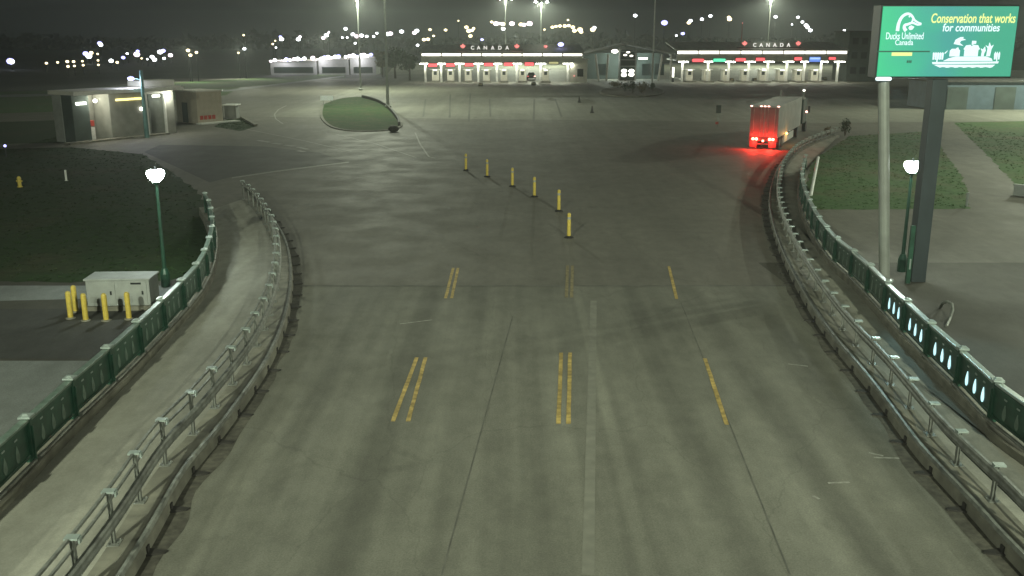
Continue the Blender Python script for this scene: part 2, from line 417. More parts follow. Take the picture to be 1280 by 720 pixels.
GR.append((ip, M['island_grass']))
def inside(P, x, y):
    c = False; j = len(P) - 1
    for i in range(len(P)):
        if (P[i].y > y) != (P[j].y > y) and x < (P[j].x - P[i].x) * (y - P[i].y) / (P[j].y - P[i].y) + P[i].x: c = not c
        j = i
    return c
for P, gm in GR:
    if gm is M['island_grass']: continue
    xs = [p.x for p in P]; ys = [p.y for p in P]
    x0, x1, y0, y1 = max(min(xs), -42), min(max(xs), 48), min(ys), min(max(ys), 130)
    if x1 <= x0 or y1 <= y0: continue
    mb = MB(); z0 = 0.10 if gm is M['island_grass'] else 0.006
    n = min(5000, int((x1 - x0) * (y1 - y0) * 9))
    for _ in range(n):
        x, y = random.uniform(x0, x1), random.uniform(y0, y1)
        if not inside(P, x, y): continue
        for k in range(3):
            a = random.uniform(0, PI); h = random.uniform(.02, .06); w_ = random.uniform(.03, .08)
            c_, s_ = math.cos(a) * w_, math.sin(a) * w_; dx, dy = random.uniform(-.08, .08), random.uniform(-.08, .08)
            mb.add([(x + dx - c_, y + dy - s_, z0), (x + dx + c_, y + dy + s_, z0), (x + dx * 2, y + dy * 2, z0 + h)], [(0, 1, 2)])
    if mb.f: tag(mb.build('grass', gm), kind='stuff')

# lane markings
def stripe(a, b, w, m, z=0.004, name='lane_marking', jit=1.0):
    A, B = at(*a), at(*b); t = (B - A).normalized(); n = Vector((t.y, -t.x, 0)) * (w / 2)
    k = 10; vs = []
    for i in range(k + 1):
        p = A.lerp(B, i / k)
        jl, jr = 1 + random.uniform(-.12, .08) * jit, 1 + random.uniform(-.12, .08) * jit
        vs += [p - n * jl, p + n * jr]
    o = MB().add([(v.x, v.y, z) for v in vs], [(2 * i, 2 * i + 1, 2 * i + 3, 2 * i + 2) for i in range(k)]).build(name, m)
    if o.data.polygons[0].normal.z < 0: o.data.flip_normals()
    return tag(o, kind='structure')
for a, b, mm in [((491, 527), (521, 447), 0), ((510, 527), (532, 447), 0), ((557, 373), (566.5, 335), 0), ((564.5, 373), (572.5, 335), 0),
               ((698, 530), (701.5, 441), 0), ((710.5, 530), (712.5, 441), 0), ((708, 372), (709.5, 332), 1), ((714.5, 372), (715.5, 332), 1),
               ((908.5, 531), (881, 448), 0), ((846, 374), (836, 333), 0)]:
    stripe(a, b, 0.11 if mm == 0 else 0.12, M['faded_yellow'] if mm else M['lane_yellow'], 0.006)
for a, b in [((322, 175.5), (337, 178)), ((341, 179), (352, 180.5)), ((356, 181.5), (368, 183)), ((372, 184), (385, 187)), ((372, 188.5), (381, 190))]:
    stripe(a, b, 0.45, M['lane_white'], 0.012)
for pts in ([(358, 132), (348, 137), (343, 143), (345, 149), (354, 155)], [(519, 166), (525, 180), (536, 196)], [(536, 196), (545, 198)],
            [(300, 160), (380, 176), (440, 190)], [(420, 168), (470, 180), (520, 197)]):
    for a, b in zip(pts, pts[1:]): stripe(a, b, 0.14, M['lane_white'], 0.007)
# tyre marks leading to the booths
for x0, y0, x1, y1 in [(532, 124, 529, 146), (563, 118, 562, 147), (588, 116, 586, 152), (612, 124, 613, 146), (668, 124, 667, 152), (694, 124, 702, 146)]:
    stripe((x0, y0), (x1, y1), 0.24, M['tyre'], 0.008, 'tyre_mark')
for x0, y0, x1, y1 in [(1086, 566, 1104, 570), (1092, 572, 1124, 573), (1035, 604, 1062, 603), (500, 405, 540, 400), (985, 455, 1010, 458), (1016, 620, 1024, 624)]:
    stripe((x0, y0), (x1, y1), 0.07, M['lane_white'], 0.005, 'paint_scuff')
# long tar seams down the bridge
for x0, y0, x1, y1 in [(641, 395, 552, 719), (851, 378, 988, 719), (742, 376, 735, 719)]:
    stripe((x0, y0), (x1, y1), 0.03 if x0 != 742 else 0.22, M['seam'] if x0 != 742 else M['pale_seam'], 0.0045, 'pavement_seam', 0.1)

# ------------------------------------------------------------------ bridge edges
Lk = smooth_line([(-6.45, -8), (-6.45, 6), (-6.45, 14)] + [at(*p) for p in [(232, 606), (271, 558), (303, 514), (331, 472), (348, 438), (361, 400), (367, 355), (362, 314), (349, 288), (333, 266), (317, 252)]], 0.405)
Rk = smooth_line([(8.9, -8), (8.85, 4)] + [at(*p) for p in [(1273, 714), (1225, 660), (1170, 600), (1138, 563), (1084, 487), (1035, 427), (1003, 376), (982, 335), (970, 305), (963, 280), (960, 258), (963, 235), (972, 212), (988, 194), (1013, 181), (1041, 171)]], 0.405)
SWZ = 0.22
Lp = smooth_line([(at(0, 644, SWZ).x - 0.05, -8), (at(0, 644, SWZ).x, 6)] + [at(*p, SWZ) for p in [(0, 644), (65, 574), (125, 514), (179, 460), (236, 397), (262, 362), (273, 325), (273, 298), (267, 277), (259, 263)]], 0.575)
Rp = smooth_line([(12.6, -8), (12.5, 4)] + [at(*p, SWZ) for p in [(1280, 584), (1225, 530), (1170, 476), (1133, 438), (1100, 400), (1062, 357), (1040, 338), (1016, 305), (1001, 270), (996, 242), (1002, 215)]], 0.575)

def strip(name, A, B, z, m):
    n = 90
    def pick(P, k): 
        f = k / n * (len(P) - 1); i = min(int(f), len(P) - 2); return P[i].lerp(P[i + 1], f - i)
    # pair points by distance along Y so that the strip stays square to the road
    vs = []
    for k in range(n + 1):
        a, b = pick(A, k), pick(B, k)
        vs += [(a.x, a.y, z), (b.x, b.y, z)]
    o = MB().add(vs, [(2 * k, 2 * k + 1, 2 * k + 3, 2 * k + 2) for k in range(n)]).build(name, m)
    if o.data.polygons[0].normal.z < 0: o.data.flip_normals()
    return tag(o, kind='structure')
for side, K, P in ((-1, Lk, Lp), (1, Rk, Rp)):
    ko = offset(K, side * 0.62); s = side
    strip('sidewalk', ko, offset(P, 0.02 * side), SWZ, M['sidewalk'])
    tag(MB().sweep(K, [(0, 0), (s * 0.02, 0.2), (s * 0.05, 0.226), (s * 0.66, 0.226), (s * 0.66, 0)]).build('kerb', M['kerb']), kind='structure')
    tag(MB().sweep(P, [(0, 0), (0, 0.40), (s * 0.03, 0.43), (s * 0.40, 0.43), (s * 0.42, 0.40), (s * 0.42, 0)]).build('parapet_kerb', M['kerb']), kind='structure')

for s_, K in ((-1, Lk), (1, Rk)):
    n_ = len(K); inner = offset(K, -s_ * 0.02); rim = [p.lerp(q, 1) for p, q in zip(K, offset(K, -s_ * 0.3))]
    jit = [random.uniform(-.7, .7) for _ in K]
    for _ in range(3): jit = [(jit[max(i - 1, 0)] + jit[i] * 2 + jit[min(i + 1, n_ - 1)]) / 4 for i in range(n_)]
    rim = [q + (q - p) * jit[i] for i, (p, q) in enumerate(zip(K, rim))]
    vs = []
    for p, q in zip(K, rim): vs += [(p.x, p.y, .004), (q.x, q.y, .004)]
    o = MB().add(vs, [(2 * k, 2 * k + 1, 2 * k + 3, 2 * k + 2) for k in range(n_ - 1)]).build('gutter_strip', M['gutter'])  # dark strip with an uneven rim along each kerb foot
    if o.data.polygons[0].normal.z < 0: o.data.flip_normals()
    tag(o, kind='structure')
# ---- traffic guardrails
def heading(P, i):
    t = P[min(i + 1, len(P) - 1)] - P[max(i - 1, 0)]
    return math.atan2(t.y, t.x)
def guardrail(K, side, label):
    line = offset(K, side * 0.55)
    root = thing('guardrail', label, 'guardrail', (line[0].x, line[0].y, 0.226))
    org = Vector((line[0].x, line[0].y, 0.226)); s = side
    loc = [p - Vector((org.x, org.y, 0)) for p in line]
    # corrugated beam on the road side of the posts
    pr = [(0.0, 0.43), (-0.03, 0.46), (-0.03, 0.52), (0.0, 0.55), (-0.03, 0.58), (-0.03, 0.64), (0.0, 0.67), (0.06, 0.67), (0.06, 0.43)]
    top = 1.0 if s < 0 else 0.74
    dz = 0.0 if s < 0 else 0.05
    MB().sweep(offset(loc, -s * 0.12), [(a * s, z + dz) for a, z in pr]).build('beam', M['galv'], root)
    if s < 0:
        MB().sweep(offset(loc, s * 0.06), [(-.025, .985), (.025, .985), (.025, 1.035), (-.025, 1.035)]).build('top_rail', M['galv'], root)
        MB().sweep(offset(loc, s * 0.06), [(-.022, .765), (.022, .765), (.022, .81), (-.022, .81)]).build('middle_rail', M['galv'], root)
    else:
        MB().sweep(offset(loc, s * 0.08), [(-.02, .28), (.02, .28), (.02, .32), (-.02, .32)]).build('middle_rail', M['dark'], root)
    # low pipe along the kerb edge
    MB().sweep(offset(loc, -s * 0.47), [(-.05, .02), (-.035, .1), (.035, .1), (.05, .02)]).build('kerb_pipe', M['galv'], root)
    pm = MB(); pm.box((0, 0, (top - 0.02) / 2 + .01), (0.09, 0.012, top - 0.02)); pm.box((0, 0.055, (top - 0.02) / 2 + .01), (0.09, 0.012, top - .02)); pm.box((0, 0.0275, (top - .02) / 2 + .01), (0.012, 0.043, top - .02))
    pm.box((0, 0.02, 0.006), (0.26, 0.22, 0.016))
    for dx in (-.09, .09):
        for dy in (-.06, .1): pm.tube((dx, dy, 0.012), (dx, dy, 0.05), 0.014, n=6)
    post = pm.build('post', M['galv'], root)
    cm = MB().box((0, s * -0.02 if s < 0 else 0.0, top + 0.02), (0.16, 0.22, 0.035)); cm.box((0, 0.10 * s, top - 0.03), (0.10, 0.03, 0.09))
    cap = cm.build('post_cap', M['pale_and_sheen'], post)
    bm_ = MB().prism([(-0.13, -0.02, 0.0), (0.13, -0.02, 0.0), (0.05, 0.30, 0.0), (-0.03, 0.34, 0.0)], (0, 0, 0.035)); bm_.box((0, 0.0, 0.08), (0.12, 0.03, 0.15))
    shade_wedge = bm_.build('post_shadow_wedge', M['near_black'], root)  # dark wedge added in the shape of the post's shadow
    first = True
    for i in range(6, len(loc), 4):
        p = loc[i]; a = heading(loc, i)
        j = offset(loc, -s * 0.555)[i]
        if first: po, wdg = post, shade_wedge; first = False
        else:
            po = dup_obj(post, root); dup_obj(cap, po); wdg = dup_obj(shade_wedge, root)
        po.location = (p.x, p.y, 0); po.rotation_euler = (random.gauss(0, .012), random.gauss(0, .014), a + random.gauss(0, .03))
        wdg.location = (j.x, j.y, -0.223); wdg.rotation_euler = (0, 0, a + (PI if s < 0 else 0) if s < 0 else a)
        if s < 0: wdg.rotation_euler = (0, 0, a + PI)
    return root
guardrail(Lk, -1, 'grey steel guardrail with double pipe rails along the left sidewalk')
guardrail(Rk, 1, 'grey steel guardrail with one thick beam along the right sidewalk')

# ---- pierced green parapets
def teardrop(c, s):
    pts = []
    for i in range(14):
        t = 2 * PI * i / 14
        r = 0.5 * (1 - 0.15 * math.sin(t))
        x = s * 0.40 * math.cos(t) * (1 if math.sin(t) < 0.2 else max(0.0, 1 - (math.sin(t) - 0.2) * 0.95))
        z = s * (0.62 * math.sin(t) if math.sin(t) < 0 else 1.15 * math.sin(t))
        pts.append((c + x, 0, z))
    return pts
def parapet(P, side, label, lit):
    line = offset(P, side * 0.20)
    org = Vector((line[0].x, line[0].y, 0.43)); s = side
    root = thing('parapet_railing', label, 'railing', org)
    loc = [p - Vector((org.x, org.y, 0)) for p in line]
    L = 2.3
    # pieces lie along local x; local y towards the sidewalk is -s
    f = s
    pn = MB(); pn.box((0, 0, 0.50), (L - 0.14, 0.05, 0.74)); 
    pn.box((0, f * 0.035, 0.15), (L - 0.14, 0.03, 0.06)); pn.box((0, f * 0.035, 0.85), (L - 0.14, 0.03, 0.05))
    panel = pn.build('panel', M['green'], root, bevel=0.006)
    rl = MB(); rl.box((0, 0, 0.925), (L - 0.13, 0.16, 0.07)); rail = rl.build('top_rail', M['pale_and_sheen'] if side > 0 else M['green_light'], root, bevel=0.015)  # right rail painted paler to carry the screen's cyan light
    lp = MB().tube((-L / 2 + .07, f * 0.13, 0.06), (L / 2 - .07, f * 0.13, 0.06), 0.04, n=8); low = lp.build('lower_pipe', M['galv'], root)
    ps = MB(); ps.box((0, 0, 0.49), (0.13, 0.16, 0.98)); ps.box((0, f * 0.09, 0.4), (0.06, 0.06, 0.78)); post = ps.build('post', M['green'], root, bevel=0.01)
    cpm = MB().box((0, 0, 1.0), (0.26, 0.24, 0.045)); cpm.box((0, 0, 1.04), (0.16, 0.16, 0.04), taper=0.4); cap = cpm.build('post_cap', M['pale_and_sheen'], post)
    orn = []
    for k, c in enumerate((-0.55, 0.0, 0.55)):
        o = MB(); o.prism([(x, f * 0.026, 0.36 + z) for x, _, z in teardrop(c, 0.21)], (0, f * 0.012, 0)); orn.append(o.build('inlay', M['green_light'], panel))
        q = MB(); q.box((c, f * 0.032, 0.72), (0.12, 0.014, 0.035)); orn.append(q.build('slot', M['pale_and_sheen'], panel))
    lit_mesh = []
    for o in orn[::2]:
        me = o.data.copy(); me.materials.clear(); me.materials.append(M['back_lit']); lit_mesh.append(me)
    first = True
    idx = list(range(2, len(loc) - 4, 4))
    for i in idx:
        a, b = loc[i], loc[i + 4]; mid = (a + b) / 2; ang = math.atan2(b.y - a.y, b.x - a.x)
        if first: pa, ra, lo, po = panel, rail, low, post; first = False; oo = orn
        else:
            pa = dup_obj(panel, root); ra = dup_obj(rail, root); lo = dup_obj(low, root); po = dup_obj(post, root); dup_obj(cap, po)
            oo = [dup_obj(o, pa) for o in orn]
        for q in (pa, ra, lo): q.location = (mid.x, mid.y, random.gauss(0, .005)); q.rotation_euler = (random.gauss(0, .008), 0, ang + random.gauss(0, .004))
        po.location = (a.x, a.y, 0); po.rotation_euler = (random.gauss(0, .01), random.gauss(0, .01), heading(loc, i))
        wy = mid.y + org.y
        if lit and lit[0] < wy < lit[1]:
            pa['label'] = 'panel with glowing pale blue teardrops'
            for o, me in zip(oo[::2], lit_mesh): o.data = me
    e = loc[idx[-1] + 4]
    po = dup_obj(post, root); dup_obj(cap, po); po.location = (e.x, e.y, 0); po.rotation_euler = (0, 0, heading(loc, idx[-1] + 4))
    return root
parapet(Lp, -1, 'dark green pierced panel parapet on the outer edge of the left sidewalk', None)
parapet(Rp, 1, 'dark green parapet with glowing teardrop openings below the large screen', (21.0, 29.5))

# ---- bridge lamps on the parapets
def bridge_lamp():
    root = thing('bridge_lamp', '', 'street lamp', (0, 0, 0), 0, 'globe lamps on the bridge parapets')
    b = MB().lathe((0, 0, 0), [(0.17, 0), (0.17, 0.5), (0.13, 0.62), (0.10, 0.7)], 12); b.build('base', M['green'], root)
    p = MB().tube((0, 0, 0.7), (0, 0, 3.85), 0.075, 0.05, 12); p.lathe((0, 0, 3.8), [(0.05, 0), (0.14, 0.08), (0.16, 0.12), (0.05, 0.13)], 12); p.build('pole', M['green'], root)
    g = MB().lathe((0, 0, 3.92), [(0.10, 0), (0.19, 0.06), (0.27, 0.17), (0.31, 0.29), (0.29, 0.38), (0.21, 0.415)], 18); g.build('globe', M['globe'], root, smooth=True)
    c = MB().lathe((0, 0, 4.337), [(0.10, 0), (0.07, 0.04), (0.03, 0.06), (0.012, 0.14)], 12); c.build('finial', M['dark'], root)
    return root
lampA = bridge_lamp()
pL = at(207, 362, 0.43); pR = at(1128, 386, 0.43)
qL, qR = at(194.5, 219, 4.15), at(1140.5, 208, 4.15)
lampA.location = (qL.x, qL.y, 0.0); lampA['label'] = 'glowing globe lamp on its post behind the left green parapet'
lr = dup(lampA, (qR.x, qR.y, 0.0), 0, 'glowing globe lamp in front of the dark sign pylon on the right')
for x, y, lab in ((-11.4, 3.5, 'globe lamp on the left parapet nearest the camera'), (13.5, 3.5, 'globe lamp on the right parapet nearest the camera'),
                  (-11.5, -26, 'globe lamp on the left parapet behind the camera'), (13.6, -26, 'globe lamp on the right parapet behind the camera')):
    dup(lampA, (x, y, 0), 0, lab)

# ---- plaza masts, and unseen fill lamps added behind and beside the camera
def spot(name, loc, power, ang=150, col=LAMP, blend=0.6, tgt=None, rad=0.35, parent=None):
    l = bpy.data.lights.new(name, 'SPOT'); l.energy = power; l.color = col; l.spot_size = R(ang); l.spot_blend = blend; l.shadow_soft_size = rad
    o = bpy.data.objects.new(name, l); COL.objects.link(o); o.location = loc
    if tgt is not None:
        d = Vector(tgt) - Vector(loc); o.rotation_euler = d.to_track_quat('-Z', 'Y').to_euler()
    return o
def point(name, loc, power, col, rad=0.1):
    l = bpy.data.lights.new(name, 'POINT'); l.energy = power; l.color = col; l.shadow_soft_size = rad
    o = bpy.data.objects.new(name, l); COL.objects.link(o); o.location = loc; return o

def mast(label, base, h, headn=2, power=0, mt='pole', r=0.16, lamp=True, group='tall lamp masts on the plaza and added fill masts', facing=0.0, hs=1.0):
    root = thing('lamp_mast', label, 'lamp mast', base, facing, group)
    MB().tube((0, 0, 0), (0, 0, h), r, r * 0.55, 12).lathe((0, 0, 0), [(r * 2.2, 0), (r * 2.2, 0.25), (r * 1.2, 0.4)], 12).build('pole', M[mt], root)
    if lamp:
        MB().tube((-1.0 * hs, 0, h - 0.05), (1.0 * hs, 0, h - 0.05), 0.06, n=8).build('crossarm', M[mt], root)
        for k in range(headn):
            x = (-1.0 + 2.0 * k / max(1, headn - 1)) * hs
            MB().box((x, -0.15, h + 0.08), (0.62 * hs, 0.62, 0.2)).build('lamp_head', M['dark'], root)
            MB().box((x, -0.2, h - 0.06), (0.56 * hs, 0.5, 0.08)).ball((x, -0.42, h - 0.02), 0.19 * hs, 8).build('lens', M['flood'], root)
    if power: spot('mast_light', (base[0], base[1] - 0.3, h - 0.3), power, 165, LAMP, 0.4, (base[0], base[1] - 6, 0))
    return root
b = at(451, 113); mast('slender pale lamp mast beside the grass island with lamps at the frame edge', b, 15.2, 2, 26000, facing=0.2)
b = at(485, 135); mast('grey mast with dark lower half beside the grass island', b, 19, 2, 22000, 'pole', 0.2)
b = plane(676, 85, 300); mast('pale twin lamp mast rising behind the left canopy', (b.x, 300, 0), 18.9, 2, 72000, hs=1.7, r=.22)
b = plane(632, 85, 320); mast('twin lamp mast at the top edge behind the left canopy lettering', (b.x, 320, 0), 20.5, 3, 72000, hs=1.9, r=.22)
b = plane(958, 85, 300); mast('lamp mast rising behind the right canopy', (b.x, 300, 0), 20.0, 2, 72000, hs=1.7, r=.22)
b = at(815, 111)
fp = thing('flagpole', 'tall white pole in front of the gabled pavilion', 'flagpole', b)
MB().tube((0, 0, 0), (0, 0, 21), 0.17, 0.08, 12).build('pole', M['white'], fp)
MB().lathe((0, 0, 0), [(0.5, 0), (0.5, 0.3), (0.25, 0.45)], 12).build('base', M['kerb'], fp)
MB().ball((0, 0, 21.1), 0.16, 10).build('finial', M['galv'], fp)
# plaza mast outside the frame, then unseen masts added as side and front fill
mast('tall lamp mast of the plaza standing outside the picture on the right', (70, 112, 0), 18, 2, 60000)
mast('added fill light mast beyond the car park right of the bridge', (50, 56, 0), 18, 2, 32000)
mast('added fill light mast beyond the left parapet', (-24, 10, 0), 14, 2, 6500)
mast('added fill light mast beyond the right parapet', (27, 10, 0), 14, 2, 6500)
for x in (-13.6, 15.6):                         # unseen lamps added behind the camera as front fill, aimed along the carriageway
    mast('added tall fill lamp behind the camera on the left' if x < 0 else 'added tall fill lamp behind the camera on the right', (x, -14, 0), 20, 2, 0)
    spot('front_fill_light', (x, -13.4, 19.6), 62000, 75, LAMP, 1.0, (x * 0.3, 66, 0))
    spot('front_fill_light', (x, -13.6, 19.6), 4500, 140, LAMP, 0.8, (x * 0.3, 14, 0))

# ------------------------------------------------------------------ delineators
def delineator():
    root = thing('delineator_post', '', 'delineator', (0, 0, 0), 0, 'yellow delineator posts in a row on the plaza')
    MB().lathe((0, 0, 0), [(0.22, 0), (0.22, 0.03), (0.14, 0.07), (0.09, 0.09)], 14).build('base', M['rubber'], root)
    MB().lathe((0, 0, 0.09), [(0.085, 0), (0.085, 0.99), (0.06, 1.05), (0.03, 1.07)], 14).build('post', M['yellow'], root, smooth=False)
    MB().lathe((0, 0, 0.86), [(0.089, 0), (0.089, 0.11)], 14).build('reflective_band', M['lane_white'], root)
    return root
dl = delineator()
labs = ['yellow delineator post nearest the bridge lane lines', 'yellow delineator post just behind the nearest one', 'third yellow delineator post counted from the bridge',
        'fourth yellow delineator post counted from the bridge', 'fifth yellow delineator post, next to the farthest one', 'farthest yellow delineator post at the booth end of the row']
for i, p in enumerate([(711, 297), (698.5, 264), (668, 246), (640.5, 233), (609, 221), (582.5, 213)]):
    q = at(*p)
    if i == 0: dl.location = q; dl['label'] = labs[0]
    else: dup(dl, q, 0.3 * i, labs[i])

# ------------------------------------------------------------------ utility cabinet and bollards
q = at(150, 388)
bx = thing('equipment_cabinet', 'pale white equipment cabinet behind the yellow bollards', 'cabinet', q, R(3))
MB().box((0, 0.5, 0.08), (2.3, 1.15, 0.16)).build('plinth', M['kerb'], bx)
MB().box((0, 0.5, 0.60), (2.1, 1.0, 0.88)).build('body', M['box_white'], bx, bevel=0.02)
MB().box((0, 0.5, 1.075), (2.2, 1.1, 0.07)).build('lid', M['box_white'], bx, bevel=0.02)
for x in (-0.55, 0.5):
    d = MB().box((x, -0.012, 0.6), (0.92, 0.024, 0.78)).build('door', M['box_white'], bx, bevel=0.006)
    lv = MB()
    for k in range(5): lv.box((x - .2, -0.028, 0.3 + k * .045), (0.34, 0.02, 0.016))
    lv.build('louvre', M['grey_wall'], d)
    MB().box((x + 0.32, -0.035, 0.62), (0.05, 0.03, 0.12)).build('handle', M['dark'], d)
MB().box((0.62, -0.03, 0.94), (0.34, 0.03, 0.06)).build('vent', M['dark'], bx)
def bollard():
    root = thing('bollard', '', 'bollard', (0, 0, 0), 0, 'yellow bollards round the equipment cabinet')
    MB().lathe((0, 0, 0), [(0.085, 0.0), (0.085, 0.86), (0.065, 0.91), (0.03, 0.93)], 12).build('post', M['yellow'], root)
    MB().lathe((0, 0, 0), [(0.16, 0), (0.16, 0.03), (0.09, 0.05)], 12).build('footing', M['kerb'], root)
    return root
bo = bollard()
for i, (p, lab) in enumerate([((88.5, 398), 'leftmost yellow bollard in front of the cabinet'), ((95, 390), 'yellow bollard set back at the left end of the cabinet'), ((107.5, 401), 'yellow bollard at the left front corner of the cabinet'),
                              ((133, 401), 'yellow bollard in front of the middle of the cabinet'), ((161.5, 399), 'yellow bollard nearest the green parapet')]):
    if i == 0: bo.location = at(*p); bo['label'] = lab
    else: dup(bo, at(*p), 0, lab)
# small things on the lawn
q = at(83, 226); o = MB().box((0, 0, 0.35), (0.12, 0.04, 0.7)).box((0, 0, 0.0), (0.2, 0.12, 0.04)).build('marker_post', M['white'], origin=None); o.location = q
tag(o, 'small white marker post standing alone on the dark lawn', 'marker post')
q = at(25, 234); hy = thing('hydrant', 'small yellow hydrant on the dark lawn', 'hydrant', q)
MB().lathe((0, 0, 0), [(0.16, 0), (0.16, 0.05), (0.11, 0.07), (0.11, 0.5), (0.13, 0.52), (0.10, 0.62), (0.04, 0.68)], 12).build('body', M['yellow'], hy)
MB().tube((-0.18, 0, 0.38), (0.18, 0, 0.38), 0.05, n=8).build('outlet', M['yellow'], hy)
q = at(8, 196); bl = thing('path_lamp', 'low path lamp with a violet white light at the left edge', 'path lamp', q)
MB().tube((0, 0, 0), (0, 0, 0.75), 0.05, n=8).build('post', M['dark'], bl); MB().ball((0, 0, 0.84), 0.1, 10).build('lamp', M['blue_far'], bl)

# ------------------------------------------------------------------ the big screen
YS = 35.0
tl, bl_, tr = plane(1097, 8, YS), plane(1096, 95.5, YS), plane(1278, 8, YS)
SX0, SX1, SZ0, SZ1 = bl_.x, tr.x - 0.12, bl_.z, tl.z
sgn = thing('led_billboard', 'large glowing green screen on two columns above the right parapet', 'billboard', (0.5 * (SX0 + SX1), YS, 0))
ox, oy = sgn.location.x, sgn.location.y
def SP(px, py, off=0.0):     # photograph pixel -> place on the screen's own surface
    u = (px - 1096.5) / (1276.5 - 1096.5); v = (py - 8) / (95.5 - 8)
    return Vector((SX0 + (SX1 - SX0) * u - ox, -0.02 - off, SZ1 + (SZ0 - SZ1) * v))
# screen image: green running to blue, drawn by the display itself
m, nt, b = nodes('screen picture')
N, L = nt.nodes, nt.links
tc = N.new('ShaderNodeTexCoord'); sx = N.new('ShaderNodeSeparateXYZ'); L.new(tc.outputs['Generated'], sx.inputs[0])
nz = N.new('ShaderNodeTexNoise'); nz.inputs['Scale'].default_value = 2.2; L.new(tc.outputs['Generated'], nz.inputs['Vector'])
ma = N.new('ShaderNodeMath'); ma.operation = 'MULTIPLY_ADD'; L.new(nz.outputs['Fac'], ma.inputs[0]); ma.inputs[1].default_value = 0.5; L.new(sx.outputs['X'], ma.inputs[2])
cr = N.new('ShaderNodeValToRGB'); L.new(ma.outputs[0], cr.inputs[0])
cr.color_ramp.elements[0].position = 0.25; cr.color_ramp.elements[0].color = (0.035, 0.62, 0.28, 1)
cr.color_ramp.elements[1].position = 1.25; cr.color_ramp.elements[1].color = (0.05, 0.42, 0.26, 1)
e = cr.color_ramp.elements.new(0.75); e.color = (0.05, 0.38, 0.33, 1)
wv = N.new('ShaderNodeTexWave'); wv.bands_direction = 'Z'; wv.inputs['Scale'].default_value = 20; L.new(tc.outputs['Generated'], wv.inputs['Vector'])
mr = N.new('ShaderNodeMapRange'); L.new(wv.outputs['Fac'], mr.inputs['Value']); mr.inputs['To Min'].default_value = 0.93; mr.inputs['To Max'].default_value = 1.07
L.new(cr.outputs['Color'], b.inputs['Emission Color']); L.new(mr.outputs['Result'], b.inputs['Emission Strength'])
b.inputs['Base Color'].default_value = (0.01, 0.01, 0.01, 1)
M['s_green'] = m
cab = MB().box((0, 0.42, (SZ0 + SZ1) / 2), (SX1 - SX0 + 0.1, 0.76, SZ1 - SZ0 + 0.12)).build('cabinet', M['dark'], sgn, bevel=0.02)
scr = MB().box((0, 0.005, (SZ0 + SZ1) / 2), (SX1 - SX0, 0.05, SZ1 - SZ0)).build('screen', M['s_green'], sgn)
def text(s, px, py, hpx, wpx, m, bold=0.02, italic=0.0, name='lettering', align='CENTER'):
    c = bpy.data.curves.new(name, 'FONT'); c.body = s; c.align_x = align; c.align_y = 'CENTER'
    c.size = 1.0; c.offset = bold; c.shear = italic; c.extrude = 0.004
    o = bpy.data.objects.new(name, c); COL.objects.link(o)
    bpy.context.view_layer.update()
    dg = bpy.context.evaluated_depsgraph_get()
    me = bpy.data.meshes.new_from_object(o.evaluated_get(dg)); bpy.data.objects.remove(o)
    xs = [v.co.x for v in me.vertices]; ys = [v.co.y for v in me.vertices]
    w, h = max(xs) - min(xs), max(ys) - min(ys); cx, cy = (max(xs) + min(xs)) / 2, (max(ys) + min(ys)) / 2
    a, bq = SP(px - wpx / 2, py + hpx / 2), SP(px + wpx / 2, py - hpx / 2)
    for v in me.vertices:
        x, y, z = v.co
        v.co = ((x - cx) / w * (bq.x - a.x), -z, (y - cy) / h * (bq.z - a.z))
    me.materials.append(m)
    o = bpy.data.objects.new(name, me); COL.objects.link(o); c_ = SP(px, py, 0.012); o.location = c_; o.parent = scr
    return o
text('Conservation that works', 1217.5, 22.5, 12, 112, M['s_yellow'], 0.014, 0.1)
text('for communities', 1216, 34, 10, 76, M['s_white'], 0.014, 0.1)
text('Ducks Unlimited', 1128.5, 44.5, 8.5, 50, M['s_white'], 0.006)
text('Canada', 1128.5, 52.5, 7, 24, M['s_white'], 0.006)
# tiny illegible line and mark below the rule
o = MB(); o.box((SP(1127, 67.3, .006)), (0.72, 0.01, 0.12)).build('caption_bar', M['s_yellow'], scr)
o = MB()
for k in range(3): o.box(SP(1135.5 + k * 2.3, 76.8, .006), (0.045, 0.01, 0.09))
o.build('caption_mark', M['s_dark'], scr)
MB().box(SP(1129, 64.0, .004), (1.86, 0.008, 0.045)).build('rule', M['s_dark'], scr)
# duck head emblem
def ribbon(mb, pts, w0, w1):
    P = [SP(x, y) for x, y in pts]; n = len(P); left, right = [], []
    for i, p in enumerate(P):
        t = P[min(i + 1, n - 1)] - P[max(i - 1, 0)]; t.normalize(); nr = Vector((-t.z, 0, t.x)); w = w0 + (w1 - w0) * i / (n - 1)
        left.append(p + nr * w / 2); right.append(p - nr * w / 2)
    for i in range(n - 1): mb.prism([left[i], left[i + 1], right[i + 1], right[i]], (0, -0.012, 0))
def cr_px(pts, k=6):
    out = []; P = [pts[0]] + pts + [pts[-1]]
    for i in range(1, len(P) - 2):
        for j in range(k):
            t = j / k; q = []
            for d in (0, 1):
                a, b_, c, e_ = P[i - 1][d], P[i][d], P[i + 1][d], P[i + 2][d]
                q.append(0.5 * (2 * b_ + (c - a) * t + (2 * a - 5 * b_ + 4 * c - e_) * t * t + (3 * b_ - a - 3 * c + e_) * t ** 3))
            out.append(tuple(q))
    return out + [pts[-1]]
em = MB()
ribbon(em, cr_px([(1118, 38.5), (1118.5, 30), (1121.5, 22), (1127, 17.6), (1132, 17.6), (1136, 20.5), (1139, 24.5), (1143.5, 27.5), (1149, 29.3)]), 0.12, 0.05)
ribbon(em, cr_px([(1149, 30), (1144, 30.6), (1138, 28.4), (1135, 28.6), (1131, 30.0), (1127.5, 31.0), (1126.5, 33.5), (1127.5, 36), (1129.5, 38.2)]), 0.05, 0.12)
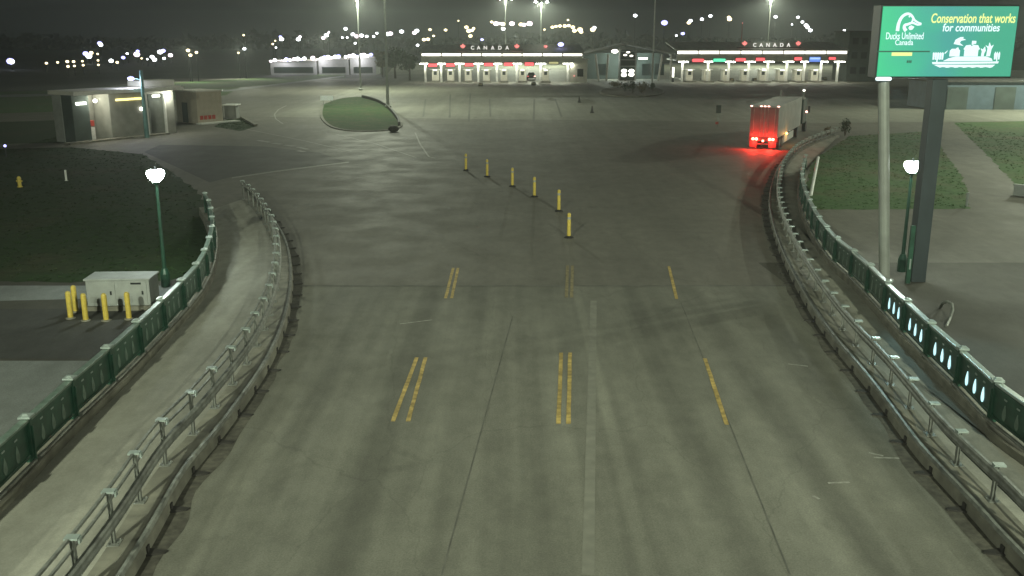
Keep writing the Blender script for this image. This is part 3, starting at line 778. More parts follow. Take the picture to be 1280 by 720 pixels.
ribbon(em, cr_px([(1137, 21.5), (1136.8, 25), (1135.6, 28)]), 0.05, 0.05)
em.prism([SP(1136, 31.5), SP(1140, 33.2), SP(1137.8, 36.5), SP(1134.5, 37.3), SP(1132.2, 34.8), SP(1133.5, 32.2)], (0, -0.012, 0))
em.ball(SP(1132.2, 20.6), 0.03, 8)
em.build('duck_emblem', M['s_white'], scr)
# line picture of a wetland town
pic = MB()
def shape(pts): pic.prism([SP(x, y) for x, y in pts], (0, -0.012, 0))
shape([(1168.5, 77.3), (1258.5, 76.5), (1257.5, 79), (1170, 80)])
wave = [(1172, 81.0)] + [(1172 + 82 * k / 24, 80.6) for k in range(1, 25)]
low = [(1250 - 70 * k / 24, 84.0 + 0.55 * math.sin(k * 1.6)) for k in range(25)]
shape(wave + low)
shape([(1183, 76.2), (1191, 72.3), (1200, 70.4), (1240, 70.2), (1248, 72.6), (1250, 75.8)])
shape([(1191, 70.2), (1191, 63), (1193.5, 60.6), (1199, 60.6), (1200, 59), (1202, 59), (1202.5, 61), (1204.5, 62.5), (1204.5, 70.1)])
shape([(1210.5, 70.0), (1210.5, 62), (1209, 61), (1212, 56.3), (1218, 55.6), (1219, 57.5), (1222, 55.6), (1228, 56.2), (1231, 61), (1229, 62), (1229, 70.0)])
shape([(1219.3, 55.4), (1219.3, 50.5), (1225, 50.8), (1225, 54.2), (1221.5, 54.6), (1221.5, 55.6)])
shape([(1240.5, 70), (1241.2, 60), (1238, 56), (1242, 58), (1243, 52.5), (1245.5, 57.5), (1249, 55.5), (1246.5, 61), (1245.5, 70)])
shape([(1233.5, 70), (1234, 64), (1232, 60), (1235, 61.5), (1237.5, 57.5), (1239, 63), (1237.5, 66), (1237, 70)])
shape([(1195, 54.6), (1197, 49.2), (1203, 46.0), (1207.5, 45.8), (1206.5, 47.6), (1211, 49.4), (1204.5, 50.6), (1203, 53.2), (1208.5, 57.0), (1200, 55.4)])
for x0 in (1169, 1172, 1175, 1178, 1181): shape([(x0, 74.5), (x0 - 0.4, 66), (x0 + 0.7, 64.8), (x0 + 2.2, 66.5), (x0 + 2.0, 74)])
shape([(1174.4, 77.2), (1174.4, 73), (1175.8, 73), (1175.8, 77.2)])
for x0 in (1251.5, 1254, 1257): shape([(x0, 74), (x0 - 0.5, 67), (x0 + 1, 64), (x0 + 2, 67), (x0 + 1.7, 74)])
shape([(1254.8, 76.4), (1254.8, 73), (1256.0, 73), (1256.0, 76.4)])
shape([(1184, 66), (1188, 62.5), (1187.5, 64.2), (1185, 67)])
pic.build('town_picture', M['s_white'], scr)
MB().box(SP(1106, 98.6, 0.02) + Vector((0, 0.05, 0)), (0.56, 0.16, 0.13)).build('lit_bar', M['s_bar'], sgn, bevel=0.05)
bp_ = SP(1106, 101.5, 0.1); spot('lit_bar_light', (ox + bp_.x + .2, oy + bp_.y - .25, bp_.z - .1), 1300, 38, (0.5, .92, 1.0), .6, (13.05, 25.5, 1.4), .06)
# columns
c0, c1 = plane(1168, 99, YS + 0.35), at(1138, 372)
rx = plane(1140, 372, YS + 0.42).x; pz = SZ0 - 0.11
MB().box((rx + 0.06 - ox, 0.42, pz / 2), (0.54, 0.54, pz)).build('main_column', M['column_paint'], sgn, bevel=0.02)
wb, wt = plane(1107, 352, YS + 0.3), plane(1106, 99, YS + 0.3)
lx = wb.x - ox
cm_ = MB().tube((lx, 0.42, 0), (wt.x - ox, 0.42, pz), 0.20, 0.20, 14); cm_.build('slim_column', M['pole'], sgn, smooth=False)
MB().lathe((lx, 0.42, 0), [(0.34, 0), (0.34, 0.05), (0.22, 0.07)], 12).build('base_plate', M['galv'], sgn)
MB().box((rx - ox - 0.42, 0.0, 1.1), (0.16, 0.12, 2.2)).build('conduit', M['green'], sgn)
MB().box((rx - ox - 0.42, -0.07, 0.75), (0.05, 0.03, 0.4)).build('conduit_tag', M['s_bar'] if False else M['pale_and_sheen'], sgn)
# bent pipe beside the pylon
q = at(1183, 408); hp = MB()
arc = [at(1176, 384), at(1178, 379, .3), at(1184, 377, .42), at(1190, 380, .4), at(1191, 388, .25), at(1188, 397, .1), at(1183, 408, 0)]
o = hp.path(arc, 0.05, 8); o = hp.build('bent_pipe', M['galv']); tag(o, 'pale bent pipe lying beside the dark sign pylon', 'pipe')

# ------------------------------------------------------------------ semi trailer truck
tb = at(953, 187); hd = R(-24.0)
tk = thing('semi_truck', 'white box trailer truck with glowing red tail lamps driving away', 'truck', tb, hd)
W, H0, H1, TLEN = 2.30, 0.95, 3.55, 13.0     # local +y is the way it drives
MB().box((0, TLEN / 2, (H0 + H1) / 2), (W, TLEN, H1 - H0))  .build('trailer_box', M['trailer'], tk, bevel=0.03)
MB().box((0, TLEN / 2, H0 - 0.09), (W * 0.5, TLEN - .6, 0.16)).build('chassis', M['dark'], tk)
for s in (-1, 1):
    d = MB().box((s * W * 0.245, -0.022, (H0 + H1) / 2 - 0.03), (W * 0.47, 0.04, H1 - H0 - 0.24)).build('rear_door', M['door_grey'], tk, bevel=0.008)
    for k in (-0.28, 0.28):
        MB().tube((s * W * 0.245 + k, -0.06, H0 + 0.16), (s * W * 0.245 + k, -0.06, H1 - 0.2), 0.022, n=8).build('lock_bar', M['galv'], d)
    MB().box((s * (W / 2 + 0.006), TLEN * 0.46, 0.6), (0.02, 5.5, 0.62)).build('side_skirt', M['white'], tk)
    for zz in (0.86,):
        l = MB().tube((s * 0.80, -0.055, zz), (s * 0.80, -0.10, zz), 0.11, n=14); l.tube((s * 0.53, -0.055, zz), (s * 0.53, -0.10, zz), 0.11, n=14)
        l.build('tail_lamp', M['tail'], tk)
    MB().box((s * 0.78, -0.1, 0.42), (0.6, 0.02, 0.5)).build('mud_flap', M['rubber'], tk)
    for yy in (1.3, 2.6):
        w = MB().tube((s * 0.62, yy, 0.5), (s * 1.14, yy, 0.5), 0.5, n=20).build('wheel', M['rubber'], tk)
        MB().tube((s * 1.13, yy, 0.5), (s * 1.155, yy, 0.5), 0.27, n=14).build('rim', M['galv'], w)
    w = MB().tube((s * 0.62, TLEN - 1.6, 0.5), (s * 1.14, TLEN - 1.6, 0.5), 0.5, n=20).build('wheel', M['rubber'], tk)
    w = MB().tube((s * 0.78, TLEN + 4.4, 0.5), (s * 1.12, TLEN + 4.4, 0.5), 0.5, n=20).build('wheel', M['rubber'], tk)
    st = MB().tube((s * 1.05, TLEN + 1.6, 1.2), (s * 1.05, TLEN + 1.6, 4.0), 0.09, n=10).build('exhaust_stack', M['galv'], tk)
    mr_ = MB().box((s * 1.38, TLEN + 3.6, 2.2), (0.22, 0.12, 0.6)).build('mirror', M['dark'], tk)
MB().tube((0, -0.06, 0.72), (0, -0.10, 0.72), 0.09, n=12).build('centre_lamp', M['tail'], tk)
MB().box((0, -0.03, 0.86), (W, 0.05, 0.34)).build('rear_sill', M['dark'], tk)
MB().box((0, 0.02, 0.46), (W * 0.9, 0.08, 0.12)).build('underride_bar', M['dark'], tk)
mk = MB()
for k in (-1.08, -0.3, 0, 0.3, 1.08): mk.box((k, -0.05, H1 - 0.05), (0.16, 0.06, 0.07))
mk.build('roof_marker', M['marker'], tk)
MB().ball((W / 2 + 0.05, 4.4, 0.98), 0.1, 8).build('side_marker', M['amber'], tk)
MB().box((0, TLEN + 2.3, 1.0), (1.0, 5.6, 0.5)).build('tractor_frame', M['dark'], tk)
cb = MB(); cb.box((0, TLEN + 2.5, 2.1), (2.3, 2.3, 2.3)); cb.box((0, TLEN + 4.4, 1.5), (2.1, 1.6, 1.3), taper=0.85); cb.build('cab', M['dark_wall'], tk, bevel=0.08)
MB().prism([(-1.1, TLEN + 1.3, 3.24), (1.1, TLEN + 1.3, 3.24), (1.1, TLEN + 1.3, 3.52), (-1.1, TLEN + 1.3, 3.52)], (0, 1.6, -0.2)).build('roof_fairing', M['trailer'], tk)
MB().ball((1.05, TLEN + 1.6, 4.06), 0.11, 8).build('stack_lamp', M['soffit_lamp'], tk)
MB().ball((1.25, TLEN + 3.0, 2.0), 0.1, 8).build('cab_marker', M['marker'], tk)
def tloc(x, y, z):
    return tb + Matrix.Rotation(hd, 3, 'Z') @ Vector((x, y, z))
for s in (-0.66, 0.66): point('tail_lamp_light', tloc(s, -0.42, 0.6), 560, (1.0, 0.025, 0.015), 0.15)
point('marker_light', tloc(1.6, 4.4, 0.95), 25, (1.0, 0.45, 0.1), 0.1)

# ------------------------------------------------------------------ inspection canopies and booths
YB = 196.0
def px_x(px, Y): return plane(px, 90, Y).x
def px_z(py, Y): return plane(640, py, Y).z
def leaf_shape(s):
    half = [(0, 1.0), (0.14, 0.72), (0.30, 0.80), (0.24, 0.40), (0.46, 0.58), (0.52, 0.44), (0.86, 0.48), (0.72, 0.22), (0.86, 0.10), (0.40, -0.26), (0.44, -0.40), (0.06, -0.34), (0.05, -0.75)]
    return [(x * s, y * s) for x, y in half] + [(-x * s, y * s) for x, y in half[::-1][:-1]]
def canopy(label, x0p, x1p, letters, leafs, cols, zs):
    x0, x1 = px_x(x0p, YB), px_x(x1p, YB); cx = (x0 + x1) / 2; w = x1 - x0
    zl, zm, zt = zs                                       # underside, strip bottom, strip top
    root = thing('inspection_canopy', label, 'canopy', (cx, YB, 0))
    rf = MB().prism([(-w / 2 - .3, -0.3, zt + 0.05), (-w / 2 - .3, 13, zt + 1.5), (-w / 2 - .3, 13, zt + 1.3), (-w / 2 - .3, -0.3, zt - 0.1)], (w + .6, 0, 0)); rf.build('roof', M['roof'], root)
    MB().box((0, 0, (zl + zm) / 2), (w, 0.3, zm - zl)).build('fascia', M['fascia'], root)
    MB().box((0, 6.2, zl + 0.15), (w, 12.1, 0.2)).build('soffit', M['fascia'], root)
    n = max(3, int(w / 4))
    for k in range(n):
        xx = -w / 2 + (k + 0.5) * w / n
        MB().box((xx, -0.16, (zm + zt) / 2), (w / n - 0.25, 0.12, (zt - zm) * 0.6)).build('light_strip', M['tube' if (k * 7) % 5 < 3 else 'tube_dim'], root)
    for c in cols:
        xx = px_x(c, YB) - cx
        cl = MB().box((xx, 1.2, zl / 2 + .02), (0.42, 0.42, zl - 0.06)).build('column', M['white'], root)
        MB().box((xx, 0.2, zl - 0.12), (1.9, 0.5, 0.14)).build('column_lamp', M['canopy_lamp'], root)
    for px, ch in letters:
        c = bpy.data.curves.new('letter', 'FONT'); c.body = ch; c.align_x = 'CENTER'; c.size = 1.0; c.offset = 0.02; c.extrude = 0.08
        o = bpy.data.objects.new('letter', c); COL.objects.link(o); bpy.context.view_layer.update()
        me = bpy.data.meshes.new_from_object(o.evaluated_get(bpy.context.evaluated_depsgraph_get())); bpy.data.objects.remove(o)
        me.materials.clear(); me.materials.append(M['letter']); o = bpy.data.objects.new('letter', me); COL.objects.link(o)
        o.rotation_euler = (PI / 2, 0, 0); o.location = (px_x(px, YB + 2) - cx, 1.8, zt + 0.62); o.parent = root
    for px in leafs:
        o = MB().prism([(px_x(px, YB + 2) - cx + x, 1.8, zt + 1.15 + y) for x, y in leaf_shape(0.62)], (0, 0.12, 0)); o.build('maple_leaf', M['red_letter'], root)
    sf = MB().box((0, 1.9, zt + 0.5), (abs(letters[-1][0] - letters[0][0]) / 6.1 + 6, 0.1, 0.12))
    sf.v = [(v[0] + px_x((letters[0][0] + letters[-1][0]) / 2, YB) - cx, v[1], v[2]) for v in sf.v]
    sf.build('letter_rail', M['dark'], root)
    return root
ZC = (px_z(79, YB), px_z(70.8, YB), px_z(66, YB))
WORD = 'CANADA'
canopy('long lit canopy over the booths on the left with white CANADA letters', 527, 728, list(zip([591, 598.5, 607, 616, 625, 634], WORD)), [579, 646], [531, 551, 574, 597.5, 621, 646, 676, 710], ZC)
ZC2 = (px_z(76.5, YB), px_z(68.5, YB), px_z(62.5, YB))
canopy('long lit canopy over the booths on the right with white CANADA letters', 845, 1057, list(zip([941, 949, 957.5, 966, 974.5, 983], WORD)), [928.5, 995], [854, 886, 912, 937, 961, 985, 1007, 1028, 1049], ZC2)

def booth():
    root = thing('inspection_booth', '', 'booth', (0, 0, 0), 0, 'inspection booths under the canopies')
    MB().box((0, 0, 0.12), (1.9, 6.5, 0.24)).build('island', M['kerb'], root, bevel=0.04)
    MB().box((0, 0.6, 1.30), (1.35, 2.2, 2.1)).build('body', M['fascia'], root, bevel=0.03)
    MB().box((0, -0.52, 1.72), (0.62, 0.05, 0.7)).build('window', M['glass'], root)
    MB().box((0, 0.5, 2.45), (2.0, 2.9, 0.16)).build('roof', M['white'], root, bevel=0.03)
    MB().box((0, -1.0, 2.33), (0.7, 0.3, 0.06)).build('lamp', M['soffit_lamp'], root)
    return root
bt = booth(); first = True
def ordn(i): return ['first', 'second', 'third', 'fourth', 'fifth', 'sixth', 'seventh', 'eighth', 'ninth'][i]
for side, pxs in (('left', [544, 563, 585, 608, 630, 653, 682]), ('right', [862, 884, 908, 931.5, 954, 977, 998, 1018.5])):
    for i, p in enumerate(pxs):
        lab = f'small pale inspection booth, {ordn(i)} from the outer end under the left canopy' if side == 'left' else f'small pale inspection booth, {ordn(i)} from the pavilion under the right canopy'
        loc = (px_x(p, YB + 3), YB + 3.4, 0)
        if first: bt.location = loc; bt['label'] = lab; first = False
        else: dup(bt, loc, 0, lab)
# lane signals hanging under the fascia
def lane_sign(px, py, m, label, w=1.75, h=0.62):
    zz = px_z(py, YB - 0.4)
    root = thing('lane_sign', label, 'lane sign', (px_x(px, YB - 0.4), YB - 0.4, zz), 0, 'lane signs hanging from the canopies')
    MB().box((0, 0.08, 0), (w + 0.2, 0.12, h + 0.16)).build('housing', M['dark'], root)
    MB().box((0, 0.01, 0), (w, 0.04, h)).build('display', M[m], root)
    return root
for i, p in enumerate([541, 563, 586.5, 611, 635.5, 661.5]):
    lane_sign(p, 81.5 - i * 0.3, 'red_sig', f'red lane sign, {ordn(i)} from the outer end of the left canopy')
lane_sign(692, 78.5, 'amber_dim', 'dim yellow lane sign near the pavilion end of the left canopy', 1.9, 0.4)
lane_sign(872, 75.4, 'red_sig', 'red lane sign nearest the pavilion on the right canopy', 2.3)
lane_sign(898.5, 75.2, 'green_sig', 'only green lane sign of the right canopy', 2.4)
lane_sign(925, 74.6, 'red_sig', 'red lane sign just right of the green lane sign', 2.0)
lane_sign(949.5, 74.2, 'red_sig', 'red lane sign, second right of the green one', 1.8)
lane_sign(996.5, 73.4, 'red_sig', 'red lane sign just left of the blue lane sign', 1.5)
bs = lane_sign(1017.5, 74.2, 'blue_sig', 'only blue lane sign of the right canopy', 2.2, 0.95)
MB().box((0, -0.03, 0.17), (1.9, 0.03, 0.3)).build('lettering', M['pale_blue_sig'], bs)
lane_sign(1039, 73, 'red_sig', 'red lane sign at the far right end of the right canopy', 1.4, 0.5)
# dark crash cushions in front of booth islands, and cones
def cushion():
    root = thing('crash_cushion', '', 'crash cushion', (0, 0, 0), 0, 'dark crash cushions before the booths')
    MB().box((0, 0, 0.3), (0.9, 1.6, 0.6), taper=0.8).build('body', M['rubber'], root, bevel=0.05)
    MB().box((0, -0.82, 0.35), (0.6, 0.03, 0.3)).build('chevron', M['faded_yellow'], root)
    return root
cu = cushion()
for i, (p, lab) in enumerate([((601, 107.5), 'dark crash cushion before the middle of the left canopy'), ((667, 106.5), 'dark crash cushion before the pavilion end of the left canopy'),
        ((878, 101.5), 'dark crash cushion nearest the pavilion before the right canopy'), ((914, 101.5), 'dark crash cushion before the green lane sign'), ((943, 101.2), 'dark crash cushion before the lettering of the right canopy'),
        ((972, 100.8), 'dark crash cushion left of the blue lane sign'), ((1000, 100.4), 'dark crash cushion before the red sign beside the blue sign'), ((1030, 100), 'dark crash cushion before the right end of the right canopy')]):
    if i == 0: cu.location = at(*p); cu['label'] = lab
    else: dup(cu, at(*p), 0, lab)
def cone():
    root = thing('traffic_cone', '', 'cone', (0, 0, 0), 0, 'small dark cones on the open plaza')
    MB().box((0, 0, 0.03), (0.5, 0.5, 0.06)).build('base', M['rubber'], root)
    MB().lathe((0, 0, 0.06), [(0.2, 0), (0.05, 0.75), (0.03, 0.77)], 12).build('body', M['dark_roof'], root)
    return root
cn = cone(); cn.location = at(724, 128); cn['label'] = 'small dark cone on the plaza nearer the left canopy'
dup(cn, at(740, 141), 0, 'small dark cone on the plaza nearer the camera')
# car at a booth
def small_car(label, loc, rz, paint):
    root = thing('parked_car', label, 'car', loc, rz)
    b_ = MB(); b_.box((0, 0, 0.62), (1.8, 4.4, 0.62)); b_.build('body', paint, root, bevel=0.12)
    MB().box((0, -0.2, 1.18), (1.6, 2.3, 0.55), taper=0.78).build('cabin', M['glass'], root, bevel=0.06)
    for s in (-1, 1):
        for y in (-1.35, 1.35): MB().tube((s * 0.68, y, 0.33), (s * 0.93, y, 0.33), 0.33, n=14).build('wheel', M['rubber'], root)
        MB().box((s * 0.7, -2.22, 0.72), (0.3, 0.06, 0.16)).build('tail_light', M['marker'] if s > 0 else M['red_sig'], root)
    return root
small_car('dark car with a red tail light stopped at a left booth', at(664, 99.2), 0.0, M['dark'])
# roof edge lamps of the left canopy
def roof_lamp(px, py, m, label, r=0.3):
    Y = YB + 6
    p = plane(px, py, Y)
    root = thing('roof_beacon', label, 'beacon', (p.x, Y, ZC[2] + 0.75))
    MB().tube((0, 0, 0), (0, 0, p.z - ZC[2] - 0.9), 0.06, n=8).build('stem', M['dark'], root)
    MB().ball((0, 0, p.z - ZC[2] - 0.75), r, 10, (1.5, 1, 1)).build('lamp', M[m], root)
roof_lamp(682, 58.0, 'red_letter', 'small red beacon on the roof of the left canopy', 0.26)
roof_lamp(701, 55.6, 'blue_far', 'violet beacon on the roof of the left canopy', 0.42)
mt_ = thing('radio_mast', 'thin red radio mast on the right canopy roof', 'mast', (px_x(924.5, YB + 8), YB + 8, ZC2[2] + 0.95))
MB().tube((0, 0, 0), (0, 0, 4.2), 0.08, 0.05, n=8).build('pole', M['red_box'], mt_); MB().ball((0, 0, 4.3), 0.12, 8).build('lamp', M['red_letter'], mt_)

# ------------------------------------------------------------------ gabled pavilion between the canopies
YP = 204.0
X = lambda p, Y=YP: px_x(p, Y)
Z = lambda p, Y=YP: px_z(p, Y)
pv = thing('gabled_pavilion', 'low gabled pavilion with slanting posts between the two canopies', 'pavilion', (X(783), YP, 0))
o0 = X(783)
apx, ez = Z(54), Z(67)
rf = MB()
for s, e in ((-1, X(731) - o0), (1, X(842) - o0)):
    rf.prism([(0, -0.5, apx), (e, -0.5, ez), (e, -0.5, ez - 0.22), (0, -0.5, apx - 0.22)], (0, 14, 0))
rf.build('roof', M['dark_roof'], pv)
tr_ = MB()
for e in (X(731) - o0, X(842) - o0): tr_.prism([(0, -0.52, apx + 0.03), (e, -0.52, ez + 0.03), (e, -0.52, ez - 0.3), (0, -0.52, apx - 0.3)], (0, -0.12, 0))
tr_.build('gable_trim', M['grey_wall'], pv)
for a, b_ in ((744, 748.5), (760, 758), (827, 823), (838, 839)):
    MB().tube((X(a) - o0, 0.2, Z(68)), (X(b_) - o0, -0.2, 0), 0.22, n=10).build('post', M['roof'], pv)
MB().box((0, 9, ez / 2), (X(836) - X(738), 0.3, ez)).build('rear_wall', M['dark_wall'], pv)
for px in (752, 808, 824): MB().box((X(px, YP + 9) - o0, 8.8, 2.0), (2.0, 0.1, 2.4)).build('window', M['glass'], pv)
MB().ball((X(768.5) - o0, 1.0, Z(64.2)), 0.55, 12, (1.3, 1, 0.7)).build('pendant_lamp', M['soffit_lamp'], pv)
MB().box((X(804) - o0, 1.0, Z(73.2)), (1.8, 0.12, 0.34)).build('lit_sign', M['soffit_lamp'], pv)
tw = thing('entrance_tower', 'glazed entrance tower with four bright lamps under the pavilion gable', 'tower', (X(785.5), YP + 2, 0))
t0 = X(785.5)
for x in (-1.65, 1.65): MB().box((x, 0, 3.2), (0.25, 1.8, 6.4)).build('frame', M['grey_wall'], tw)
MB().box((0, 0.2, 3.1), (3.05, 1.2, 6.2)).build('glazing', M['glass'], tw)
for z in (5.9, 4.2, 2.9): MB().box((0, -0.45, z), (3.0, 0.12, 0.16)).build('mullion', M['grey_wall'], tw)
for x, z in ((-0.75, Z(89)), (0.8, Z(89)), (-0.75, Z(94)), (0.8, Z(93.5))): MB().ball((x, -0.62, z), 0.5, 12, (1.15, .6, 0.75)).build('lamp', M['soffit_lamp'], tw)
for x, z in ((-0.6, Z(69)), (0.7, Z(70)), (0.0, Z(65.5))): MB().ball((x, -0.6, z), 0.3, 10, (1.3, .6, .6)).build('small_lamp', M['tube'], tw)
gt = thing('lit_gate', 'white glowing gate post at the left end of the right canopy', 'gate', (X(841.5, 198), 198, 0))
MB().box((0, 0, Z(92, 198)), (0.3, 0.2, 2.4)).build('post', M['soffit_lamp'], gt); MB().box((0, 0.02, 0.5), (0.4, 0.3, 1.0)).build('base', M['dark'], gt)
MB().tube((0.1, 0, 0.9), (2.0, -0.3, 0.5), 0.12, n=8).build('arm', M['white'], gt)
for px in (716, 836.5):
    pass
k = thing('kiosk', 'pale kiosk at the pavilion end of the left canopy', 'kiosk', (X(722, 200), 198, 0))
MB().box((0, 0, 2.2), (3.4, 3, 4.4)).build('wall', M['fascia'], k); MB().box((0, -0.2, 4.5), (3.9, 3.6, 0.25)).build('roof', M['roof'], k); MB().box((0.3, -1.52, 1.9), (1.2, 0.06, 1.5)).build('window', M['glass'], k)
MB().ball((-0.9, -1.6, 1.3), 0.14, 8).build('red_lamp', M['red_letter'], k)

def leaves(mb, c, r, n, size, sq=(1, 1, 1)):
    c = Vector(c)
    for _ in range(n):
        d = Vector((random.gauss(0, 1), random.gauss(0, 1), random.gauss(0, 1))).normalized() * (random.random() ** 0.4)
        p = c + Vector((d.x * r * sq[0], d.y * r * sq[1], d.z * r * sq[2]))
        u = Vector((random.gauss(0, 1), random.gauss(0, 1), random.gauss(0, 1))).normalized(); w = u.orthogonal().normalized(); s_ = size * random.uniform(.6, 1.3)
        mb.add([p - u * s_, p + w * s_ * .5, p + u * s_, p - w * s_ * .5], [(0, 1, 2, 3)])
point('hall_light', (X(775), YP + 4, 4.4), 1500, (.9, 1, .9), .3)
point('hall_light', (X(805), YP + 4, 4.2), 1200, (.85, 1, .95), .3)
# planting bed and shrubs before the pavilion
bed = [at(752 + 38 + 40 * math.cos(t), 115 + 6.5 * math.sin(t)) for t in [2 * PI * i / 24 for i in range(24)]]
sheet('planting_bed', bed, M['soil'], 0.14)
tag(MB().sweep([p for p in bed + bed[:1]], [(-0.2, 0), (0.15, 0), (0.15, 0.15), (-0.2, 0.15)]).build('kerb', M['kerb']), kind='structure')
def shrub(label, loc, r, h, lm='leaf', n=260, group=None, size=0.16):
    root = thing('shrub', label, 'shrub', loc, random.uniform(0, 6), group)
    st = MB()
    for _ in range(5):
        a = random.uniform(0, 2 * PI); st.tube((0, 0, 0), (math.cos(a) * r * .5, math.sin(a) * r * .5, h * .7), 0.03, 0.015, 6)
    st.build('stem', M['bark'], root)
    mb = MB()
    for _ in range(5):
        a = random.uniform(0, 2 * PI); rr = random.uniform(0, r * .5)
        leaves(mb, (math.cos(a) * rr, math.sin(a) * rr, h * random.uniform(.4, .7)), r * random.uniform(.45, .7), n // 5, size, (1, 1, h / (2 * r) + .2))
    mb.build('foliage', M[lm], root)
    return root
for i, (p, r, h, lm, lab) in enumerate([((781, 115.5), 1.3, 1.7, 'leaf', 'dark rounded shrub at the left front of the planting bed'), ((790, 118), 1.0, 2.2, 'bark', 'dark narrow shrub in the middle of the planting bed'),
        ((802, 117.5), 1.6, 1.9, 'dry_leaf', 'brownish shrub right of the middle of the planting bed'), ((772, 111), 1.5, 1.1, 'dry_leaf', 'low tan shrub at the back left of the planting bed'), ((816, 114.5), 0.6, 1.4, 'leaf', 'small dark shrub at the foot of the white pole')]):
    shrub(lab, at(*p) + Vector((0, 0, .13)), r, h, lm if lm != 'bark' else 'leaf', group='shrubs in the planting bed')
shrub('larger dark shrub on the lawn beyond the truck', at(1056, 170), 0.75, 1.7, 'leaf', size=.12)
shrub('smaller dry shrub on the lawn beside the truck', at(1034, 170), 0.45, 0.9, 'dry_leaf', size=.1)

# ------------------------------------------------------------------ toll house on the left
A, B = at(98, 179), at(222, 166)
ang = math.atan2(B.y - A.y, B.x - A.x); Lh = (B - A).length
th = thing('toll_house', 'flat roofed toll house with thick piers and lit bays on the left', 'toll house', A, ang)
D = 2.8    # local x along the front, local y away from it
MB().box((Lh / 2 + .1, D / 2 - .1, 4.25), (Lh + 0.7, D + 0.9, 0.36)).build('roof', M['roof'], th, bevel=0.04)
MB().box((Lh * .5 + .1, -0.64, 4.22), (Lh + 1.0, 0.06, 0.30)).build('roof_edge', M['white'], th)
MB().box((Lh - 1.4, D / 2, 4.72), (3.6, D - .6, 0.56)).build('plant_screen', M['fascia'], th, bevel=.03)
for x0, x1, y0, y1, m_ in ((-0.15, 1.5, 0.1, 1.5, 'dark_wall'), (-0.15, 0.5, D - 1.2, D, 'grey_wall'), (3.6, 7.3, 0.15, D, 'toll_wall'), (9.6, Lh, 0.15, D, 'toll_wall')):
    MB().box(((x0 + x1) / 2, (y0 + y1) / 2, 2.03), (x1 - x0, y1 - y0, 4.06)).build('pier', M[m_], th, bevel=0.03)
MB().box((2.4, D - 0.4, 2.0), (2.3, 0.15, 4.0)).build('bay_wall', M['toll_wall'], th)
MB().box((2.3, D * 0.55, 0.55), (0.8, 0.6, 1.1)).build('counter', M['white'], th)
MB().box((2.3, D * 0.55, 1.45), (1.0, 0.3, 0.5)).build('red_panel', M['red_box'], th)
MB().box((8.45, D - 0.4, 2.0), (2.25, 0.15, 4.0)).build('dark_bay', M['dark_wall'], th)
MB().box((8.5, D - 1.0, 1.2), (1.1, 0.6, 2.4)).build('cash_kiosk', M['grey_wall'], th)
MB().box((7.42, -0.02, 2.0), (0.2, 0.22, 3.95)).build('frame', M['white'], th)
MB().box((8.5, -0.02, 3.9), (1.96, 0.22, 0.2)).build('frame', M['white'], th)
MB().box((9.5, -0.02, 2.0), (0.16, 0.22, 3.95)).build('frame', M['white'], th)
MB().box((0.7, 0.02, 3.35), (0.95, 0.12, 0.22)).build('lit_sign', M['soffit_lamp'], th)
MB().box((8.5, -0.16, 3.6), (0.8, 0.10, 0.2)).build('lit_sign', M['soffit_lamp'], th)
MB().box((5.7, 0.08, 3.45), (2.8, 0.14, 0.18)).build('yellow_strip', M['yellow_tube'], th)
for x, z in ((2.1, 3.5), (6.9, 2.5), (10.1, 3.5)): MB().ball((x, 0.02, z), 0.17, 10).build('lamp', M['soffit_lamp'], th)
MB().box((4.0, -0.3, 0.08), (Lh - .2, 0.8, 0.15)).build('step', M['kerb'], th)
rt = Matrix.Rotation(ang, 3, 'Z')
point('bay_light', A + rt @ Vector((2.4, D * .5, 3.6)), 130, (1, .97, .8), .2)
point('bay_light', A + rt @ Vector((8.45, D * .45, 3.6)), 40, (.9, 1, .9), .2)
point('front_light', A + rt @ Vector((2.1, -0.5, 3.5)), 170, (1, 1, .85), .15)
point('front_light', A + rt @ Vector((10.1, -0.5, 3.5)), 170, (1, 1, .85), .15)
# lamp post by the toll house
q = at(184, 172); tp = thing('lamp_post', 'teal lamp post in front of the toll house with a violet white lamp', 'lamp post', q)
MB().tube((0, 0, 0), (0, 0, 6.0), 0.22, 0.14, 12).build('pole', M['teal_pole'], tp)
MB().tube((0, 0, 5.2), (-0.75, 0, 5.35), 0.05, n=8).build('arm', M['teal_pole'], tp)
MB().ball((-0.95, 0, 5.3), 0.24, 10, (1.4, 1, .7)).build('lamp', M['blue_far'], tp)
point('post_light', q + Vector((-0.95, -.2, 5.0)), 500, (.75, .8, 1), .2)
# office hut
A2, B2 = at(248, 155), at(279, 152.5)
ang2 = math.atan2(B2.y - A2.y, B2.x - A2.x); L2 = (B2 - A2).length
hu = thing('office_hut', 'beige flat roofed hut with a row of red panels beside the toll house', 'hut', A2, ang2)
MB().box((L2 / 2, 1.9, 1.65), (L2, 3.8, 3.3)).build('wall', M['beige'], hu, bevel=0.02)
MB().box((L2 / 2, 1.9, 3.36), (L2 + 0.3, 4.1, 0.12)).build('roof', M['roof'], hu)
for k in range(4): MB().box((0.45 + k * 0.5, -0.03, 0.62), (0.36, 0.06, 0.42)).build('red_panel', M['red_box'], hu)
MB().box((L2 / 2 + .6, -0.5, 0.06), (L2 + 1.8, 1.0, 0.12)).build('step', M['white'], hu)
MB().box((-0.02, 2.2, 1.1), (0.06, 0.95, 2.1)).build('door', M['dark_wall'], hu)
q = at(227, 151); wbx = thing('junction_box', 'small white box between the toll house and the beige hut', 'box', q)
MB().box((0, 0.3, 0.5), (0.7, 0.5, 1.0)).build('body', M['white'], wbx, bevel=.02); MB().box((0, 0.3, 1.03), (0.8, 0.6, 0.06)).build('lid', M['white'], wbx)
